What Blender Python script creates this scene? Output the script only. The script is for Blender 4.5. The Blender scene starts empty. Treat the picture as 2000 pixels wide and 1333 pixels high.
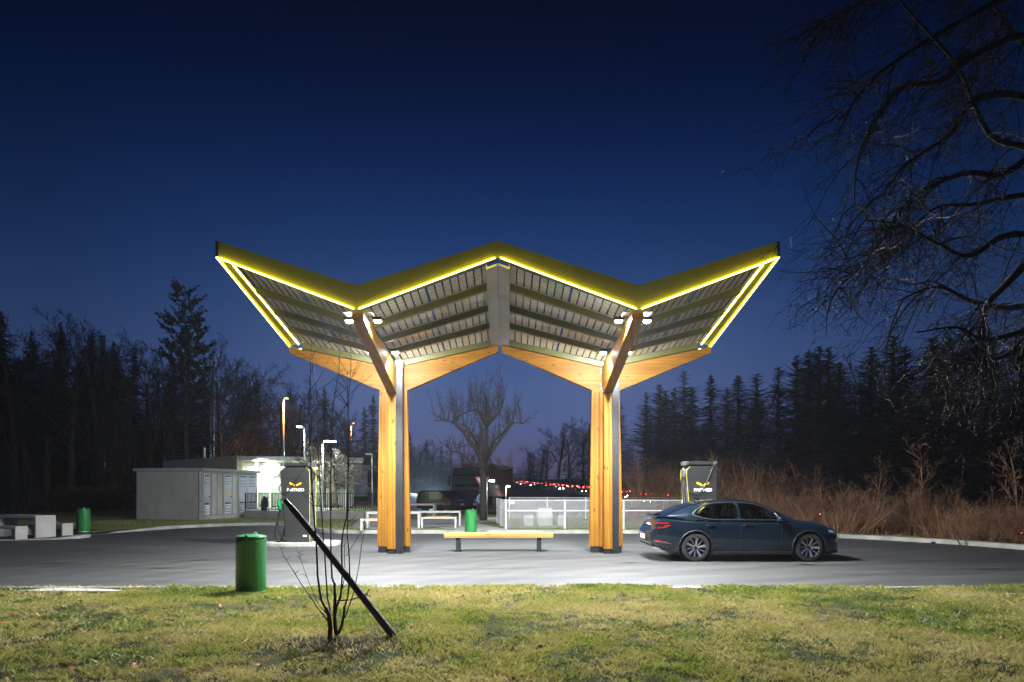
HAZE = 0.0003
FLOOD = 2800
import bpy, math, random
import numpy as np
from mathutils import Vector, Matrix
R = math.radians
S = bpy.context.scene
COL = S.collection
CX, HY, F, EYE = 990.0, 956.0, 1333.3, 1.75

def P(px, py, z=0.0):
    """ground point (height z) seen at photo pixel px,py -> world"""
    D = F * (EYE - z) / (py - HY)
    return Vector(((px - CX) * D / F, D, z))

def Q(px, py, D):
    """point at depth D seen at photo pixel"""
    return Vector(((px - CX) * D / F, D, EYE + (HY - py) * D / F))

# ------------------------------------------------------------------ materials
MATS = {}
def mat(name, col, rough=0.6, metal=0.0, var=0.12, scale=3.0, bump=0.0, bscale=40.0, coat=0.0,
        emit=None, estr=0.0, stretch=(1, 1, 1), col2=None, spec=0.5, detail=5.0, alpha=None, coords='Object'):
    m = bpy.data.materials.new(name); m.use_nodes = True
    nt = m.node_tree; b = nt.nodes['Principled BSDF']
    b.inputs['Roughness'].default_value = rough; b.inputs['Metallic'].default_value = metal
    b.inputs['Specular IOR Level'].default_value = spec
    b.inputs['Coat Weight'].default_value = coat; b.inputs['Coat Roughness'].default_value = 0.06
    c = tuple(col) + (1,)
    b.inputs['Base Color'].default_value = c
    tc = nt.nodes.new('ShaderNodeTexCoord'); mp = nt.nodes.new('ShaderNodeMapping')
    mp.inputs['Scale'].default_value = stretch
    nt.links.new(tc.outputs[coords], mp.inputs['Vector'])
    if var > 0 or col2:
        n = nt.nodes.new('ShaderNodeTexNoise'); n.inputs['Scale'].default_value = scale; n.inputs['Detail'].default_value = detail
        nt.links.new(mp.outputs[0], n.inputs['Vector'])
        r = nt.nodes.new('ShaderNodeValToRGB')
        r.color_ramp.elements[0].position = 0.32; r.color_ramp.elements[1].position = 0.68
        if col2:
            r.color_ramp.elements[0].color = c; r.color_ramp.elements[1].color = tuple(col2) + (1,)
        else:
            r.color_ramp.elements[0].color = tuple(x * (1 - var) for x in col) + (1,)
            r.color_ramp.elements[1].color = tuple(min(1, x * (1 + var)) for x in col) + (1,)
        nt.links.new(n.outputs['Fac'], r.inputs['Fac']); nt.links.new(r.outputs['Color'], b.inputs['Base Color'])
    if bump > 0:
        n2 = nt.nodes.new('ShaderNodeTexNoise'); n2.inputs['Scale'].default_value = bscale; n2.inputs['Detail'].default_value = 4
        nt.links.new(mp.outputs[0], n2.inputs['Vector'])
        bp = nt.nodes.new('ShaderNodeBump'); bp.inputs['Strength'].default_value = bump; bp.inputs['Distance'].default_value = 0.02
        nt.links.new(n2.outputs['Fac'], bp.inputs['Height']); nt.links.new(bp.outputs[0], b.inputs['Normal'])
    if emit:
        b.inputs['Emission Color'].default_value = tuple(emit) + (1,); b.inputs['Emission Strength'].default_value = estr
    if alpha is not None: b.inputs['Alpha'].default_value = alpha
    MATS[name] = m
    return m

def wood(name, base, dark, axis=2, scale=1.0):
    m = bpy.data.materials.new(name); m.use_nodes = True
    nt = m.node_tree; b = nt.nodes['Principled BSDF']; b.inputs['Roughness'].default_value = 0.55; b.inputs['Specular IOR Level'].default_value = .2
    tc = nt.nodes.new('ShaderNodeTexCoord'); mp = nt.nodes.new('ShaderNodeMapping')
    s = [14 * scale] * 3; s[axis] = 0.7 * scale; mp.inputs['Scale'].default_value = s
    nt.links.new(tc.outputs['Object'], mp.inputs['Vector'])
    n = nt.nodes.new('ShaderNodeTexNoise'); n.inputs['Scale'].default_value = 1.6; n.inputs['Detail'].default_value = 8; n.inputs['Distortion'].default_value = 0.4
    nt.links.new(mp.outputs[0], n.inputs['Vector'])
    r = nt.nodes.new('ShaderNodeValToRGB'); r.color_ramp.elements[0].position = .3; r.color_ramp.elements[1].position = .7
    r.color_ramp.elements[0].color = tuple(dark) + (1,); r.color_ramp.elements[1].color = tuple(base) + (1,)
    nt.links.new(n.outputs['Fac'], r.inputs['Fac'])
    # knots
    mp2 = nt.nodes.new('ShaderNodeMapping'); s2 = [7, 7, 7]; s2[axis] = 2.4; mp2.inputs['Scale'].default_value = s2
    nt.links.new(tc.outputs['Object'], mp2.inputs['Vector'])
    v = nt.nodes.new('ShaderNodeTexVoronoi'); v.inputs['Scale'].default_value = 1.0
    nt.links.new(mp2.outputs[0], v.inputs['Vector'])
    r2 = nt.nodes.new('ShaderNodeValToRGB'); r2.color_ramp.elements[0].position = .09; r2.color_ramp.elements[1].position = .17
    r2.color_ramp.elements[0].color = (.35, .2, .1, 1); r2.color_ramp.elements[1].color = (1, 1, 1, 1)
    nt.links.new(v.outputs['Distance'], r2.inputs['Fac'])
    # glued boards: slightly different tone per lamella
    sx = nt.nodes.new('ShaderNodeSeparateXYZ'); nt.links.new(tc.outputs['Object'], sx.inputs[0])
    ad = nt.nodes.new('ShaderNodeMath'); ad.operation = 'ADD'
    oth = [i for i in range(3) if i != axis]
    nt.links.new(sx.outputs[oth[0]], ad.inputs[0]); nt.links.new(sx.outputs[oth[1]], ad.inputs[1])
    ml = nt.nodes.new('ShaderNodeMath'); ml.operation = 'MULTIPLY'; ml.inputs[1].default_value = 24; nt.links.new(ad.outputs[0], ml.inputs[0])
    fl = nt.nodes.new('ShaderNodeMath'); fl.operation = 'FLOOR'; nt.links.new(ml.outputs[0], fl.inputs[0])
    wn = nt.nodes.new('ShaderNodeTexWhiteNoise'); wn.noise_dimensions = '1D'; nt.links.new(fl.outputs[0], wn.inputs['W'])
    mr = nt.nodes.new('ShaderNodeMapRange'); mr.inputs['To Min'].default_value = .72; mr.inputs['To Max'].default_value = 1.08
    nt.links.new(wn.outputs['Value'], mr.inputs['Value'])
    x1 = nt.nodes.new('ShaderNodeMix'); x1.data_type = 'RGBA'; x1.blend_type = 'MULTIPLY'; x1.inputs[0].default_value = 1
    nt.links.new(r.outputs[0], x1.inputs[6]); nt.links.new(r2.outputs[0], x1.inputs[7])
    x2 = nt.nodes.new('ShaderNodeMix'); x2.data_type = 'RGBA'; x2.blend_type = 'MULTIPLY'; x2.inputs[0].default_value = 1
    nt.links.new(x1.outputs[2], x2.inputs[6]); nt.links.new(mr.outputs[0], x2.inputs[7])
    nt.links.new(x2.outputs[2], b.inputs['Base Color'])
    MATS[name] = m; return m

WOODC, WOODD = (.26, .118, .011), (.165, .064, .005)
wood('wood_upright', WOODC, WOODD, 2)
wood('wood_across', WOODC, WOODD, 0)
wood('wood_depth', WOODC, WOODD, 1)
wood('bench_wood', (.46, .26, .085), (.30, .14, .04), 0, 0.8)
mat('yellow_metal', (.56, .50, .006), .45, var=.05, bump=.05, bscale=2)
mat('olive_metal', (.085, .08, .018), .45, var=.08)
mat('grey_metal', (.33, .33, .31), .38, .6, var=.12, scale=1.5, bump=.12, bscale=2.2)
mat('black_steel', (.012, .013, .015), .45, .2, var=.2)
mat('gutter_grey', (.30, .30, .30), .35, .8, var=.1)
mat('bolt_steel', (.4, .4, .4), .3, 1, var=0)
mat('led_yellow', (.8, .8, .1), emit=(1, .88, .12), estr=14, var=0)
mat('led_white', (.9, .9, .9), emit=(.93, .97, 1), estr=90, var=0)
mat('concrete', (.40, .39, .34), .85, var=.18, scale=1.4, bump=.2, bscale=30)
mat('table_concrete', (.40, .39, .36), .8, var=.10, scale=2.5, bump=.15, bscale=35)
mat('kerb_concrete', (.34, .33, .29), .85, var=.22, scale=2.2, bump=.3, bscale=25)
mat('paving', (.42, .41, .38), .85, var=.15, scale=1.2, bump=.2)
mat('wall_concrete', (.27, .265, .235), .85, var=.14, scale=1.3, stretch=(1, 1, .6), col2=None, bump=.25, bscale=18)
mat('render_wall', (.30, .30, .21), .8, var=.08, scale=.8)
mat('louvre_metal', (.50, .53, .56), .45, .4, var=.08)
mat('roof_trim', (.30, .31, .32), .5, .3, var=.1)
mat('white_paint', (.78, .78, .76), .5, var=.05)
mat('bin_green', (.018, .16, .035), .38, var=.38, scale=3.5, stretch=(1, 1, .25), bump=.06, bscale=6, coat=.25)
mat('galvanised', (.55, .56, .57), .38, .7, var=.15, scale=6)
mat('fence_mesh', (.45, .45, .44), .5, .4, var=.1)
mat('railing_dark', (.02, .024, .028), .5, .3, var=.1)
mat('charger_dark', (.030, .031, .028), .42, .1, var=.10, scale=2)
mat('charger_rib', (.12, .12, .12), .5, .2, var=.1)
mat('charger_trim', (.75, .62, .03), .4, var=0, emit=None)
mat('logo_yellow', (.85, .50, .02), .4, var=0)
mat('logo_white', (.8, .8, .8), .5, var=0)
mat('rubber', (.012, .012, .013), .55, var=.15, scale=8)
mat('plug_green', (.02, .42, .12), .4, var=.05)
mat('plug_blue', (.01, .30, .36), .4, var=.05)
mat('car_paint', (.012, .024, .042), .2, .65, var=.04, coat=1.0)
mat('car_trim', (.012, .012, .013), .45, var=.1)
mat('car_glass', (.008, .010, .010), .03, var=0, spec=.8, coat=.6)
mat('tail_red', (.35, .005, .008), .15, var=0, coat=.8)
mat('tail_dark', (.03, .004, .005), .12, var=0, coat=.8)
mat('rim_silver', (.55, .56, .57), .25, .9, var=0)
mat('rim_dark', (.02, .02, .022), .35, .5, var=0)
mat('tyre', (.018, .018, .018), .7, var=.15, scale=10)
mat('plate_white', (.75, .75, .72), .4, var=.03)
mat('headlamp', (.5, .55, .6), .08, .4, var=0, coat=1)
mat('bark', (.035, .028, .022), .85, var=.35, scale=6, bump=.4, bscale=30)
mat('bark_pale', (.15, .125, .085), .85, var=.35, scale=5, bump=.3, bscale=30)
mat('sapling_bark', (.022, .018, .016), .6, var=.3, scale=14, bump=.4, bscale=60)
mat('stake_wood', (.045, .038, .034), .55, var=.4, scale=3, stretch=(1, 1, 6), bump=.4, bscale=20)
mat('overhang_bark', (.024, .020, .013), .8, var=.45, scale=5, bump=.3)
mat('brush_bark', (.06, .032, .018), .8, var=0, col2=(.33, .165, .08), scale=.9)
mat('bare_twig', (.018, .016, .014), .85, var=.3)
mat('needles', (.008, .011, .007), .8, var=.4, scale=1.2)
mat('needles_dull', (.016, .016, .013), .85, var=.4, scale=1.2)
mat('lawn_far', (.14, .17, .05), .9, var=0, col2=(.24, .26, .09), scale=6, bump=.8, bscale=60)
mat('soil', (.045, .038, .026), .95, var=.4, scale=8, bump=.8, bscale=30)
mat('truck_dark', (.03, .032, .036), .4, var=.15)
mat('truck_red', (.16, .045, .025), .5, var=.2)
mat('truck_white', (.45, .50, .55), .4, var=.06)
mat('van_red', (.045, .008, .012), .25, .3, var=.05, coat=1)
mat('far_car_paint', (.06, .06, .065), .3, .3, var=.1, coat=1)
mat('beam_white', (.9, .9, .9), emit=(.80, .9, 1), estr=90, var=0)
mat('beam_red', (.9, .02, .02), emit=(1, .035, .02), estr=60, var=0)
mat('lamp_white', (.9, .9, .9), emit=(.80, .93, 1), estr=28, var=0)
mat('lamp_orange', (.9, .5, .2), emit=(1, .33, .055), estr=12, var=0)
mat('ceiling_glow', (.9, .9, .8), emit=(.95, 1, .74), estr=14, var=0)
mat('cladding', (.62, .65, .52), .6, var=.05)
mat('frosted', (.20, .25, .21), .35, var=.06)
mat('sign_red', (.55, .02, .02), .4, var=0)
mat('sign_blue', (.01, .10, .45), .4, var=0)
mat('sticker_yellow', (.8, .6, .02), .5, var=0)
mat('can_blue', (.01, .015, .2), .4, .3, var=0)
mat('paper', (.7, .7, .68), .7, var=.05)
mat('leaf_orange', (.36, .12, .03), .7, var=.25, scale=20)
mat('leaf_green', (.10, .24, .02), .5, var=.3, scale=8)
mat('blue_cloth', (.02, .035, .10), .8, var=.2)
mat('mast_steel', (.05, .06, .075), .5, .3, var=.1)
mat('hill_ground', (.012, .012, .009), .95, var=.4, scale=.3)
mat('motorway_asphalt', (.05, .05, .05), .8, var=.15, scale=.8)

# ------------------------------------------------------------------ mesh builder
class MB:
    def __init__(s): s.v, s.f = [], []
    def add(s, vs, fs):
        o = len(s.v); s.v += [tuple(v) for v in vs]; s.f += [tuple(i + o for i in f) for f in fs]; return s
    def box(s, c, d, rz=0.0, M=None):
        x, y, z = d[0] / 2, d[1] / 2, d[2] / 2
        vs = [Vector((a * x, b * y, e * z)) for a in (-1, 1) for b in (-1, 1) for e in (-1, 1)]
        if M is not None: vs = [M @ v for v in vs]
        if rz: vs = [Matrix.Rotation(rz, 3, 'Z') @ v for v in vs]
        c = Vector(c)
        return s.add([v + c for v in vs], [(0, 1, 3, 2), (4, 6, 7, 5), (0, 4, 5, 1), (2, 3, 7, 6), (0, 2, 6, 4), (1, 5, 7, 3)])
    def b2(s, a, b):
        return s.box([(a[i] + b[i]) / 2 for i in range(3)], [abs(b[i] - a[i]) for i in range(3)])
    def hexa(s, p):   # 8 points: 0-3 one end loop, 4-7 other end loop
        return s.add(p, [(3, 2, 1, 0), (4, 5, 6, 7), (0, 1, 5, 4), (1, 2, 6, 5), (2, 3, 7, 6), (3, 0, 4, 7)])
    def prism(s, poly, off):   # poly list of 3d pts, extruded by vector off
        n = len(poly); off = Vector(off); a = [Vector(p) for p in poly]
        return s.add(a + [p + off for p in a], [tuple(range(n))[::-1], tuple(range(n, 2 * n))] + [(i, (i + 1) % n, n + (i + 1) % n, n + i) for i in range(n)])
    def beam(s, a, b, w, h, up=(0, 0, 1)):
        a, b = Vector(a), Vector(b); t = (b - a).normalized(); x = t.cross(Vector(up)).normalized(); u = x.cross(t)
        q = [(-1, -1), (1, -1), (1, 1), (-1, 1)]
        return s.hexa([a + x * i * w / 2 + u * j * h / 2 for i, j in q] + [b + x * i * w / 2 + u * j * h / 2 for i, j in q])
    def tube(s, pts, rad, n=6, cap=True):
        pts = [Vector(p) for p in pts]; m = len(pts)
        if not isinstance(rad, (list, tuple)): rad = [rad] * m
        vs = []; ref = Vector((0.13, 0.97, 0.2))
        for i, p in enumerate(pts):
            t = (pts[min(i + 1, m - 1)] - pts[max(i - 1, 0)])
            if t.length < 1e-9: t = Vector((0, 0, 1))
            t.normalize(); r = ref - t * ref.dot(t)
            if r.length < 1e-3: r = Vector((1, 0, 0)) - t * t.x
            r.normalize(); q = t.cross(r); ref = r
            vs += [p + (r * math.cos(2 * math.pi * k / n) + q * math.sin(2 * math.pi * k / n)) * rad[i] for k in range(n)]
        fs = [(i * n + k, i * n + (k + 1) % n, (i + 1) * n + (k + 1) % n, (i + 1) * n + k) for i in range(m - 1) for k in range(n)]
        if cap: fs += [tuple(range(n))[::-1], tuple(range((m - 1) * n, m * n))]
        return s.add(vs, fs)
    def lathe(s, prof, c=(0, 0, 0), n=24, axis='z', caps=True):
        vs = []
        for r, h in prof:
            for k in range(n):
                a = 2 * math.pi * k / n; x, y = r * math.cos(a), r * math.sin(a)
                v = (x, y, h) if axis == 'z' else ((x, h, y) if axis == 'y' else (h, x, y))
                vs.append((v[0] + c[0], v[1] + c[1], v[2] + c[2]))
        m = len(prof)
        fs = [(i * n + k, i * n + (k + 1) % n, (i + 1) * n + (k + 1) % n, (i + 1) * n + k) for i in range(m - 1) for k in range(n)]
        if caps: fs += [tuple(range(n))[::-1], tuple(range((m - 1) * n, m * n))]
        return s.add(vs, fs)
    def quad(s, a, b, c, d): return s.add([a, b, c, d], [(0, 1, 2, 3)])
    def build(s, name, m=None, parent=None, smooth=False, bevel=0.0, flip=False, fix=True):
        me = bpy.data.meshes.new(name); me.from_pydata(s.v, [], s.f)
        if fix and len(s.f) < 30000:
            import bmesh
            bm = bmesh.new(); bm.from_mesh(me); bmesh.ops.recalc_face_normals(bm, faces=bm.faces); bm.to_mesh(me); bm.free()
        if m: me.materials.append(MATS[m] if isinstance(m, str) else m)
        if smooth:
            me.polygons.foreach_set('use_smooth', [True] * len(me.polygons))
        o = bpy.data.objects.new(name, me); COL.objects.link(o)
        if parent is not None: o.parent = parent
        if bevel > 0:
            b = o.modifiers.new('bevel', 'BEVEL'); b.width = bevel; b.segments = 2; b.limit_method = 'ANGLE'
        return o

def tag(o, label=None, cat=None, group=None, kind=None):
    if label: o['label'] = label
    if cat: o['category'] = cat
    if group: o['group'] = group
    if kind: o['kind'] = kind
    return o
def empty(name, loc, label, cat, rz=0, group=None):
    o = bpy.data.objects.new(name, None); COL.objects.link(o); o.location = loc; o.rotation_euler.z = rz
    o.empty_display_size = .3
    return tag(o, label, cat, group)
KIDS = {}
def copy_tree(o, parent=None):
    c = o.copy(); COL.objects.link(c); c.parent = parent
    for ch in [x for x in bpy.data.objects if x.parent == o]: copy_tree(ch, c)
    return c
def light(name, typ, loc, energy, col=(1, 1, 1), size=.1, aim=None, parent=None, spot=None, blend=1.0, sy=None):
    l = bpy.data.lights.new(name, typ); l.energy = energy; l.color = col
    if typ == 'AREA': l.size = size; 
    if typ == 'AREA' and sy: l.shape = 'RECTANGLE'; l.size_y = sy
    if typ in ('POINT', 'SPOT'): l.shadow_soft_size = size
    if typ == 'SPOT': l.spot_size = R(spot or 160); l.spot_blend = blend
    o = bpy.data.objects.new(name, l); COL.objects.link(o); o.location = loc
    if aim is not None: o.rotation_euler = (Vector(aim) - Vector(loc)).to_track_quat('-Z', 'Y').to_euler()
    return o

# ------------------------------------------------------------------ camera, world
cam = bpy.data.cameras.new('camera'); co = bpy.data.objects.new('camera', cam); COL.objects.link(co)
co.location = (0, 0, EYE); co.rotation_euler = (R(90), 0, 0)
cam.lens = 24; cam.sensor_width = 36; cam.sensor_fit = 'HORIZONTAL'
cam.shift_x = (1000 - CX) / 2000; cam.shift_y = (HY - 666.5) / 2000
cam.clip_end = 3000; S.camera = co
S.view_settings.view_transform = 'Standard'; S.view_settings.look = 'None'; S.view_settings.exposure = 0; S.view_settings.gamma = 1
w = bpy.data.worlds.new('World'); S.world = w; w.use_nodes = True
nt = w.node_tree; bg = nt.nodes['Background']
tc = nt.nodes.new('ShaderNodeTexCoord'); nrm = nt.nodes.new('ShaderNodeVectorMath'); nrm.operation = 'NORMALIZE'
nt.links.new(tc.outputs['Generated'], nrm.inputs[0])
sx = nt.nodes.new('ShaderNodeSeparateXYZ'); nt.links.new(nrm.outputs[0], sx.inputs[0])
rp = nt.nodes.new('ShaderNodeValToRGB'); cr = rp.color_ramp; cr.interpolation = 'B_SPLINE'
def lin(c): return tuple(((x / 255) / 12.92 if x / 255 <= .04045 else ((x / 255 + .055) / 1.055) ** 2.4) for x in c) + (1,)
stops = [(0.0, (86, 74, 100)), (.05, (84, 84, 126)), (.10, (78, 96, 146)), (.19, (58, 86, 140)), (.30, (22, 58, 114)), (.42, (0, 28, 78)), (.52, (0, 9, 44)), (.62, (0, 2, 22))]
cr.elements[0].position = 0; cr.elements[0].color = lin(stops[0][1]); cr.elements[1].position = stops[-1][0]; cr.elements[1].color = lin(stops[-1][1])
for p_, c_ in stops[1:-1]:
    e = cr.elements.new(p_); e.color = lin(c_)
nt.links.new(sx.outputs[2], rp.inputs['Fac'])
mr = nt.nodes.new('ShaderNodeMapRange'); mr.inputs['From Min'].default_value = .72; mr.inputs['From Max'].default_value = 1.0
mr.inputs['To Min'].default_value = .50; mr.inputs['To Max'].default_value = 1.0
hy = nt.nodes.new('ShaderNodeMath'); hy.operation = 'POWER'; hy.inputs[1].default_value = 2
nt.links.new(sx.outputs[0], hy.inputs[0])
h2 = nt.nodes.new('ShaderNodeMath'); h2.operation = 'SUBTRACT'; h2.inputs[0].default_value = 1; nt.links.new(hy.outputs[0], h2.inputs[1])
nt.links.new(h2.outputs[0], mr.inputs['Value'])
mx = nt.nodes.new('ShaderNodeMix'); mx.data_type = 'RGBA'; mx.blend_type = 'MULTIPLY'; mx.inputs[0].default_value = 1
nt.links.new(rp.outputs[0], mx.inputs[6]); nt.links.new(mr.outputs[0], mx.inputs[7])
nt.links.new(mx.outputs[2], bg.inputs['Color']); bg.inputs['Strength'].default_value = 1.0

# ------------------------------------------------------------------ ground
def sstep(t): t = np.clip(t, 0, 1); return t * t * (3 - 2 * t)
HWY = [(-40, 46, -3.6), (45, 42, -3.2), (100, 40, -2.6), (200, 37, -.2), (300, 21, 2.8), (400, 4, 5.6), (600, -14, 9)]
hy_y = [a[0] for a in HWY]; hy_x = [a[1] for a in HWY]; hy_z = [a[2] for a in HWY]
def gh(x, y):
    x = np.asarray(x, float); y = np.asarray(y, float)
    base = -.05 + 0 * x
    base = base + sstep((y - 62) / 90) * sstep((-x - 6 - .02 * y) / 30) * 11
    base = base + np.clip((y - 150) * .012, 0, 6)
    xh = np.interp(y, hy_y, hy_x); zh = np.interp(y, hy_y, hy_z) - .06
    base = base + sstep((x - xh - 14) / 30) * 5
    t = sstep((np.abs(x - xh + 4) - 15) / 7)
    return zh * (1 - t) + base * t
def g1(x, y): return float(gh(x, y))
xs = np.unique(np.concatenate([np.linspace(-700, -90, 12), np.linspace(-90, 110, 81), np.linspace(110, 700, 12)]))
ys = np.unique(np.concatenate([np.linspace(-60, 14, 12), np.linspace(14, 150, 56), np.linspace(150, 700, 45), np.linspace(700, 1500, 6)]))
GX, GY = np.meshgrid(xs, ys); GZ = gh(GX, GY)
nx, ny = len(xs), len(ys)
g = MB(); g.v = list(zip(GX.ravel(), GY.ravel(), GZ.ravel()))
g.f = [(j * nx + i, j * nx + i + 1, (j + 1) * nx + i + 1, (j + 1) * nx + i) for j in range(ny - 1) for i in range(nx - 1)]
tag(g.build('ground', 'hill_ground', smooth=True), kind='structure')

# asphalt lot
far = [(-40, 21.5), (-17.2, 23.2), (-15.9, 26.5), (-15.2, 28.8), (-14.2, 31.2), (-12.4, 32.9), (-10.4, 32.6), (-8.8, 29.6), (-7.2, 27.4), (-5, 26.9), (5.4, 26.9), (9, 26.3), (11.8, 24.6), (13.7, 22.4), (14.9, 19.6), (15.1, 16), (14.9, 12.6), (17, 9)]
def spline(pts, k=6):
    out = []
    P_ = [Vector(p) for p in pts]
    for i in range(len(P_) - 1):
        a = P_[max(i - 1, 0)]; b = P_[i]; c = P_[i + 1]; d = P_[min(i + 2, len(P_) - 1)]
        for j in range(k):
            t = j / k
            out.append(.5 * ((2 * b) + (c - a) * t + (2 * a - 5 * b + 4 * c - d) * t * t + (3 * b - a - 3 * c + d) * t ** 3))
    out.append(P_[-1]); return out
farS = spline([(x, y, 0) for x, y in far], 6)
m = bpy.data.materials.new('asphalt'); m.use_nodes = True; MATS['asphalt'] = m
nt = m.node_tree; b = nt.nodes['Principled BSDF']; b.inputs['Roughness'].default_value = .62
tc = nt.nodes.new('ShaderNodeTexCoord')
n1 = nt.nodes.new('ShaderNodeTexNoise'); n1.inputs['Scale'].default_value = 55; n1.inputs['Detail'].default_value = 3; nt.links.new(tc.outputs['Object'], n1.inputs['Vector'])
mp = nt.nodes.new('ShaderNodeMapping'); mp.inputs['Scale'].default_value = (.12, 1.6, 1); nt.links.new(tc.outputs['Object'], mp.inputs['Vector'])
n2 = nt.nodes.new('ShaderNodeTexNoise'); n2.inputs['Scale'].default_value = 1.1; n2.inputs['Detail'].default_value = 6; n2.inputs['Distortion'].default_value = .25; 
_o = nt.nodes.new('ShaderNodeVectorMath'); _o.operation = 'SUBTRACT'; _o.inputs[1].default_value = (-3, 46, 0); nt.links.new(tc.outputs['Object'], _o.inputs[0])
_l = nt.nodes.new('ShaderNodeVectorMath'); _l.operation = 'LENGTH'; nt.links.new(_o.outputs[0], _l.inputs[0])
_s = nt.nodes.new('ShaderNodeSeparateXYZ'); nt.links.new(_o.outputs[0], _s.inputs[0])
_a = nt.nodes.new('ShaderNodeMath'); _a.operation = 'ARCTAN2'; nt.links.new(_s.outputs[0], _a.inputs[0]); nt.links.new(_s.outputs[1], _a.inputs[1])
_m = nt.nodes.new('ShaderNodeMath'); _m.operation = 'ABSOLUTE'; nt.links.new(_a.outputs[0], _m.inputs[0])
_c = nt.nodes.new('ShaderNodeCombineXYZ'); _m1 = nt.nodes.new('ShaderNodeMath'); _m1.operation = 'MULTIPLY'; _m1.inputs[1].default_value = 2.6; nt.links.new(_l.outputs['Value'], _m1.inputs[0]); nt.links.new(_m1.outputs[0], _c.inputs[0])
_m2 = nt.nodes.new('ShaderNodeMath'); _m2.operation = 'MULTIPLY'; _m2.inputs[1].default_value = 4.5; nt.links.new(_a.outputs[0], _m2.inputs[0]); nt.links.new(_s.outputs[0], _c.inputs[1])
_m3 = nt.nodes.new('ShaderNodeMath'); _m3.operation = 'MULTIPLY'; _m3.inputs[1].default_value = .16; nt.links.new(_s.outputs[0], _m3.inputs[0]); nt.links.new(_m3.outputs[0], _c.inputs[1])
nt.links.new(_c.outputs[0], n2.inputs['Vector'])
wv = nt.nodes.new('ShaderNodeTexWave'); wv.wave_type = 'RINGS'; wv.rings_direction = 'Z'; wv.inputs['Scale'].default_value = .35; wv.inputs['Distortion'].default_value = 5; wv.inputs['Detail'].default_value = 3; wv.inputs['Detail Scale'].default_value = 1.2
mpw = nt.nodes.new('ShaderNodeMapping'); mpw.inputs['Location'].default_value = (-9, -6, 0); nt.links.new(tc.outputs['Object'], mpw.inputs['Vector']); nt.links.new(mpw.outputs[0], wv.inputs['Vector'])
def mixf(a, bb, f):
    q = nt.nodes.new('ShaderNodeMix'); q.data_type = 'FLOAT'; q.inputs[0].default_value = f; nt.links.new(a, q.inputs[2]); nt.links.new(bb, q.inputs[3]); return q.outputs[0]
fac = mixf(mixf(n1.outputs['Fac'], n2.outputs['Fac'], .45), wv.outputs['Fac'], .07)
r = nt.nodes.new('ShaderNodeValToRGB'); r.color_ramp.elements[0].position = .40; r.color_ramp.elements[1].position = .62
r.color_ramp.elements[0].color = (.034, .034, .035, 1); r.color_ramp.elements[1].color = (.088, .086, .080, 1)
nt.links.new(fac, r.inputs['Fac']); nt.links.new(r.outputs[0], b.inputs['Base Color'])
bp = nt.nodes.new('ShaderNodeBump'); bp.inputs['Strength'].default_value = .5; bp.inputs['Distance'].default_value = .006
n3 = nt.nodes.new('ShaderNodeTexNoise'); n3.inputs['Scale'].default_value = 120; nt.links.new(tc.outputs['Object'], n3.inputs['Vector'])
nt.links.new(n3.outputs['Fac'], bp.inputs['Height']); nt.links.new(bp.outputs[0], b.inputs['Normal'])
lot = MB(); nfar = len(farS)
lot.v = [(p.x, p.y, 0) for p in farS] + [(p.x, 12.05 if p.x < 15 else 9, 0) for p in farS]
# strips down to the near edge (x need not be monotonic: use a polygon instead)
poly = [(p.x, p.y, 0) for p in farS] + [(17, 6, 0), (40, 6, 0), (40, 5, 0), (14.9, 5, 0), (14.6, 12.05, 0), (-40, 12.05, 0)]
lot = MB(); lot.add([(p.x, p.y, 0) for p in farS] + [(17, 7, 0), (15.1, 12.05, 0), (-40, 12.05, 0)], [tuple(range(nfar + 3))])
lo = lot.build('asphalt', 'asphalt', fix=False); lo.data.update(); tag(lo, kind='structure')
import bmesh
bm = bmesh.new(); bm.from_mesh(lo.data); bmesh.ops.triangulate(bm, faces=bm.faces); bmesh.ops.recalc_face_normals(bm, faces=bm.faces); bm.to_mesh(lo.data); bm.free()
# kerbs
def offset(pts, d):
    out = []
    for i, p in enumerate(pts):
        t = (pts[min(i + 1, len(pts) - 1)] - pts[max(i - 1, 0)]).normalized(); out.append(p + Vector((-t.y, t.x, 0)) * d)
    return out
def kerb(pts, w, h, name='kerb', mtl='kerb_concrete', z0=-.05):
    o2 = offset(pts, w); k = MB(); n = len(pts)
    hs = h if isinstance(h, list) else [h] * n
    vs = []
    for i in range(n):
        a, b_ = pts[i], o2[i]
        vs += [(a.x, a.y, z0), (a.x, a.y, hs[i] - .015), (a.x + (b_.x - a.x) * .1, a.y + (b_.y - a.y) * .1, hs[i]), (b_.x, b_.y, hs[i]), (b_.x, b_.y, z0)]
    k.add(vs, [(i * 5 + j, i * 5 + j + 1, (i + 1) * 5 + j + 1, (i + 1) * 5 + j) for i in range(n - 1) for j in range(4)])
    return tag(k.build(name, mtl), kind='structure')
hs = [.03 if p.x < -15.9 else (.03 + .11 * min(1, (p.x + 15.9) / 1.0) if p.x < -14.9 else .14) for p in farS]
kerb(farS, .30, hs)
kerb([Vector((x, 12.05, 0)) for x in np.linspace(15.1, -40, 40)], .12, .035)
# near side flat concrete channel at the left
tag(MB().b2((-16, 11.55, -.02), (-5.9, 11.93, .028)).build('path', 'paving'), kind='structure')
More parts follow.
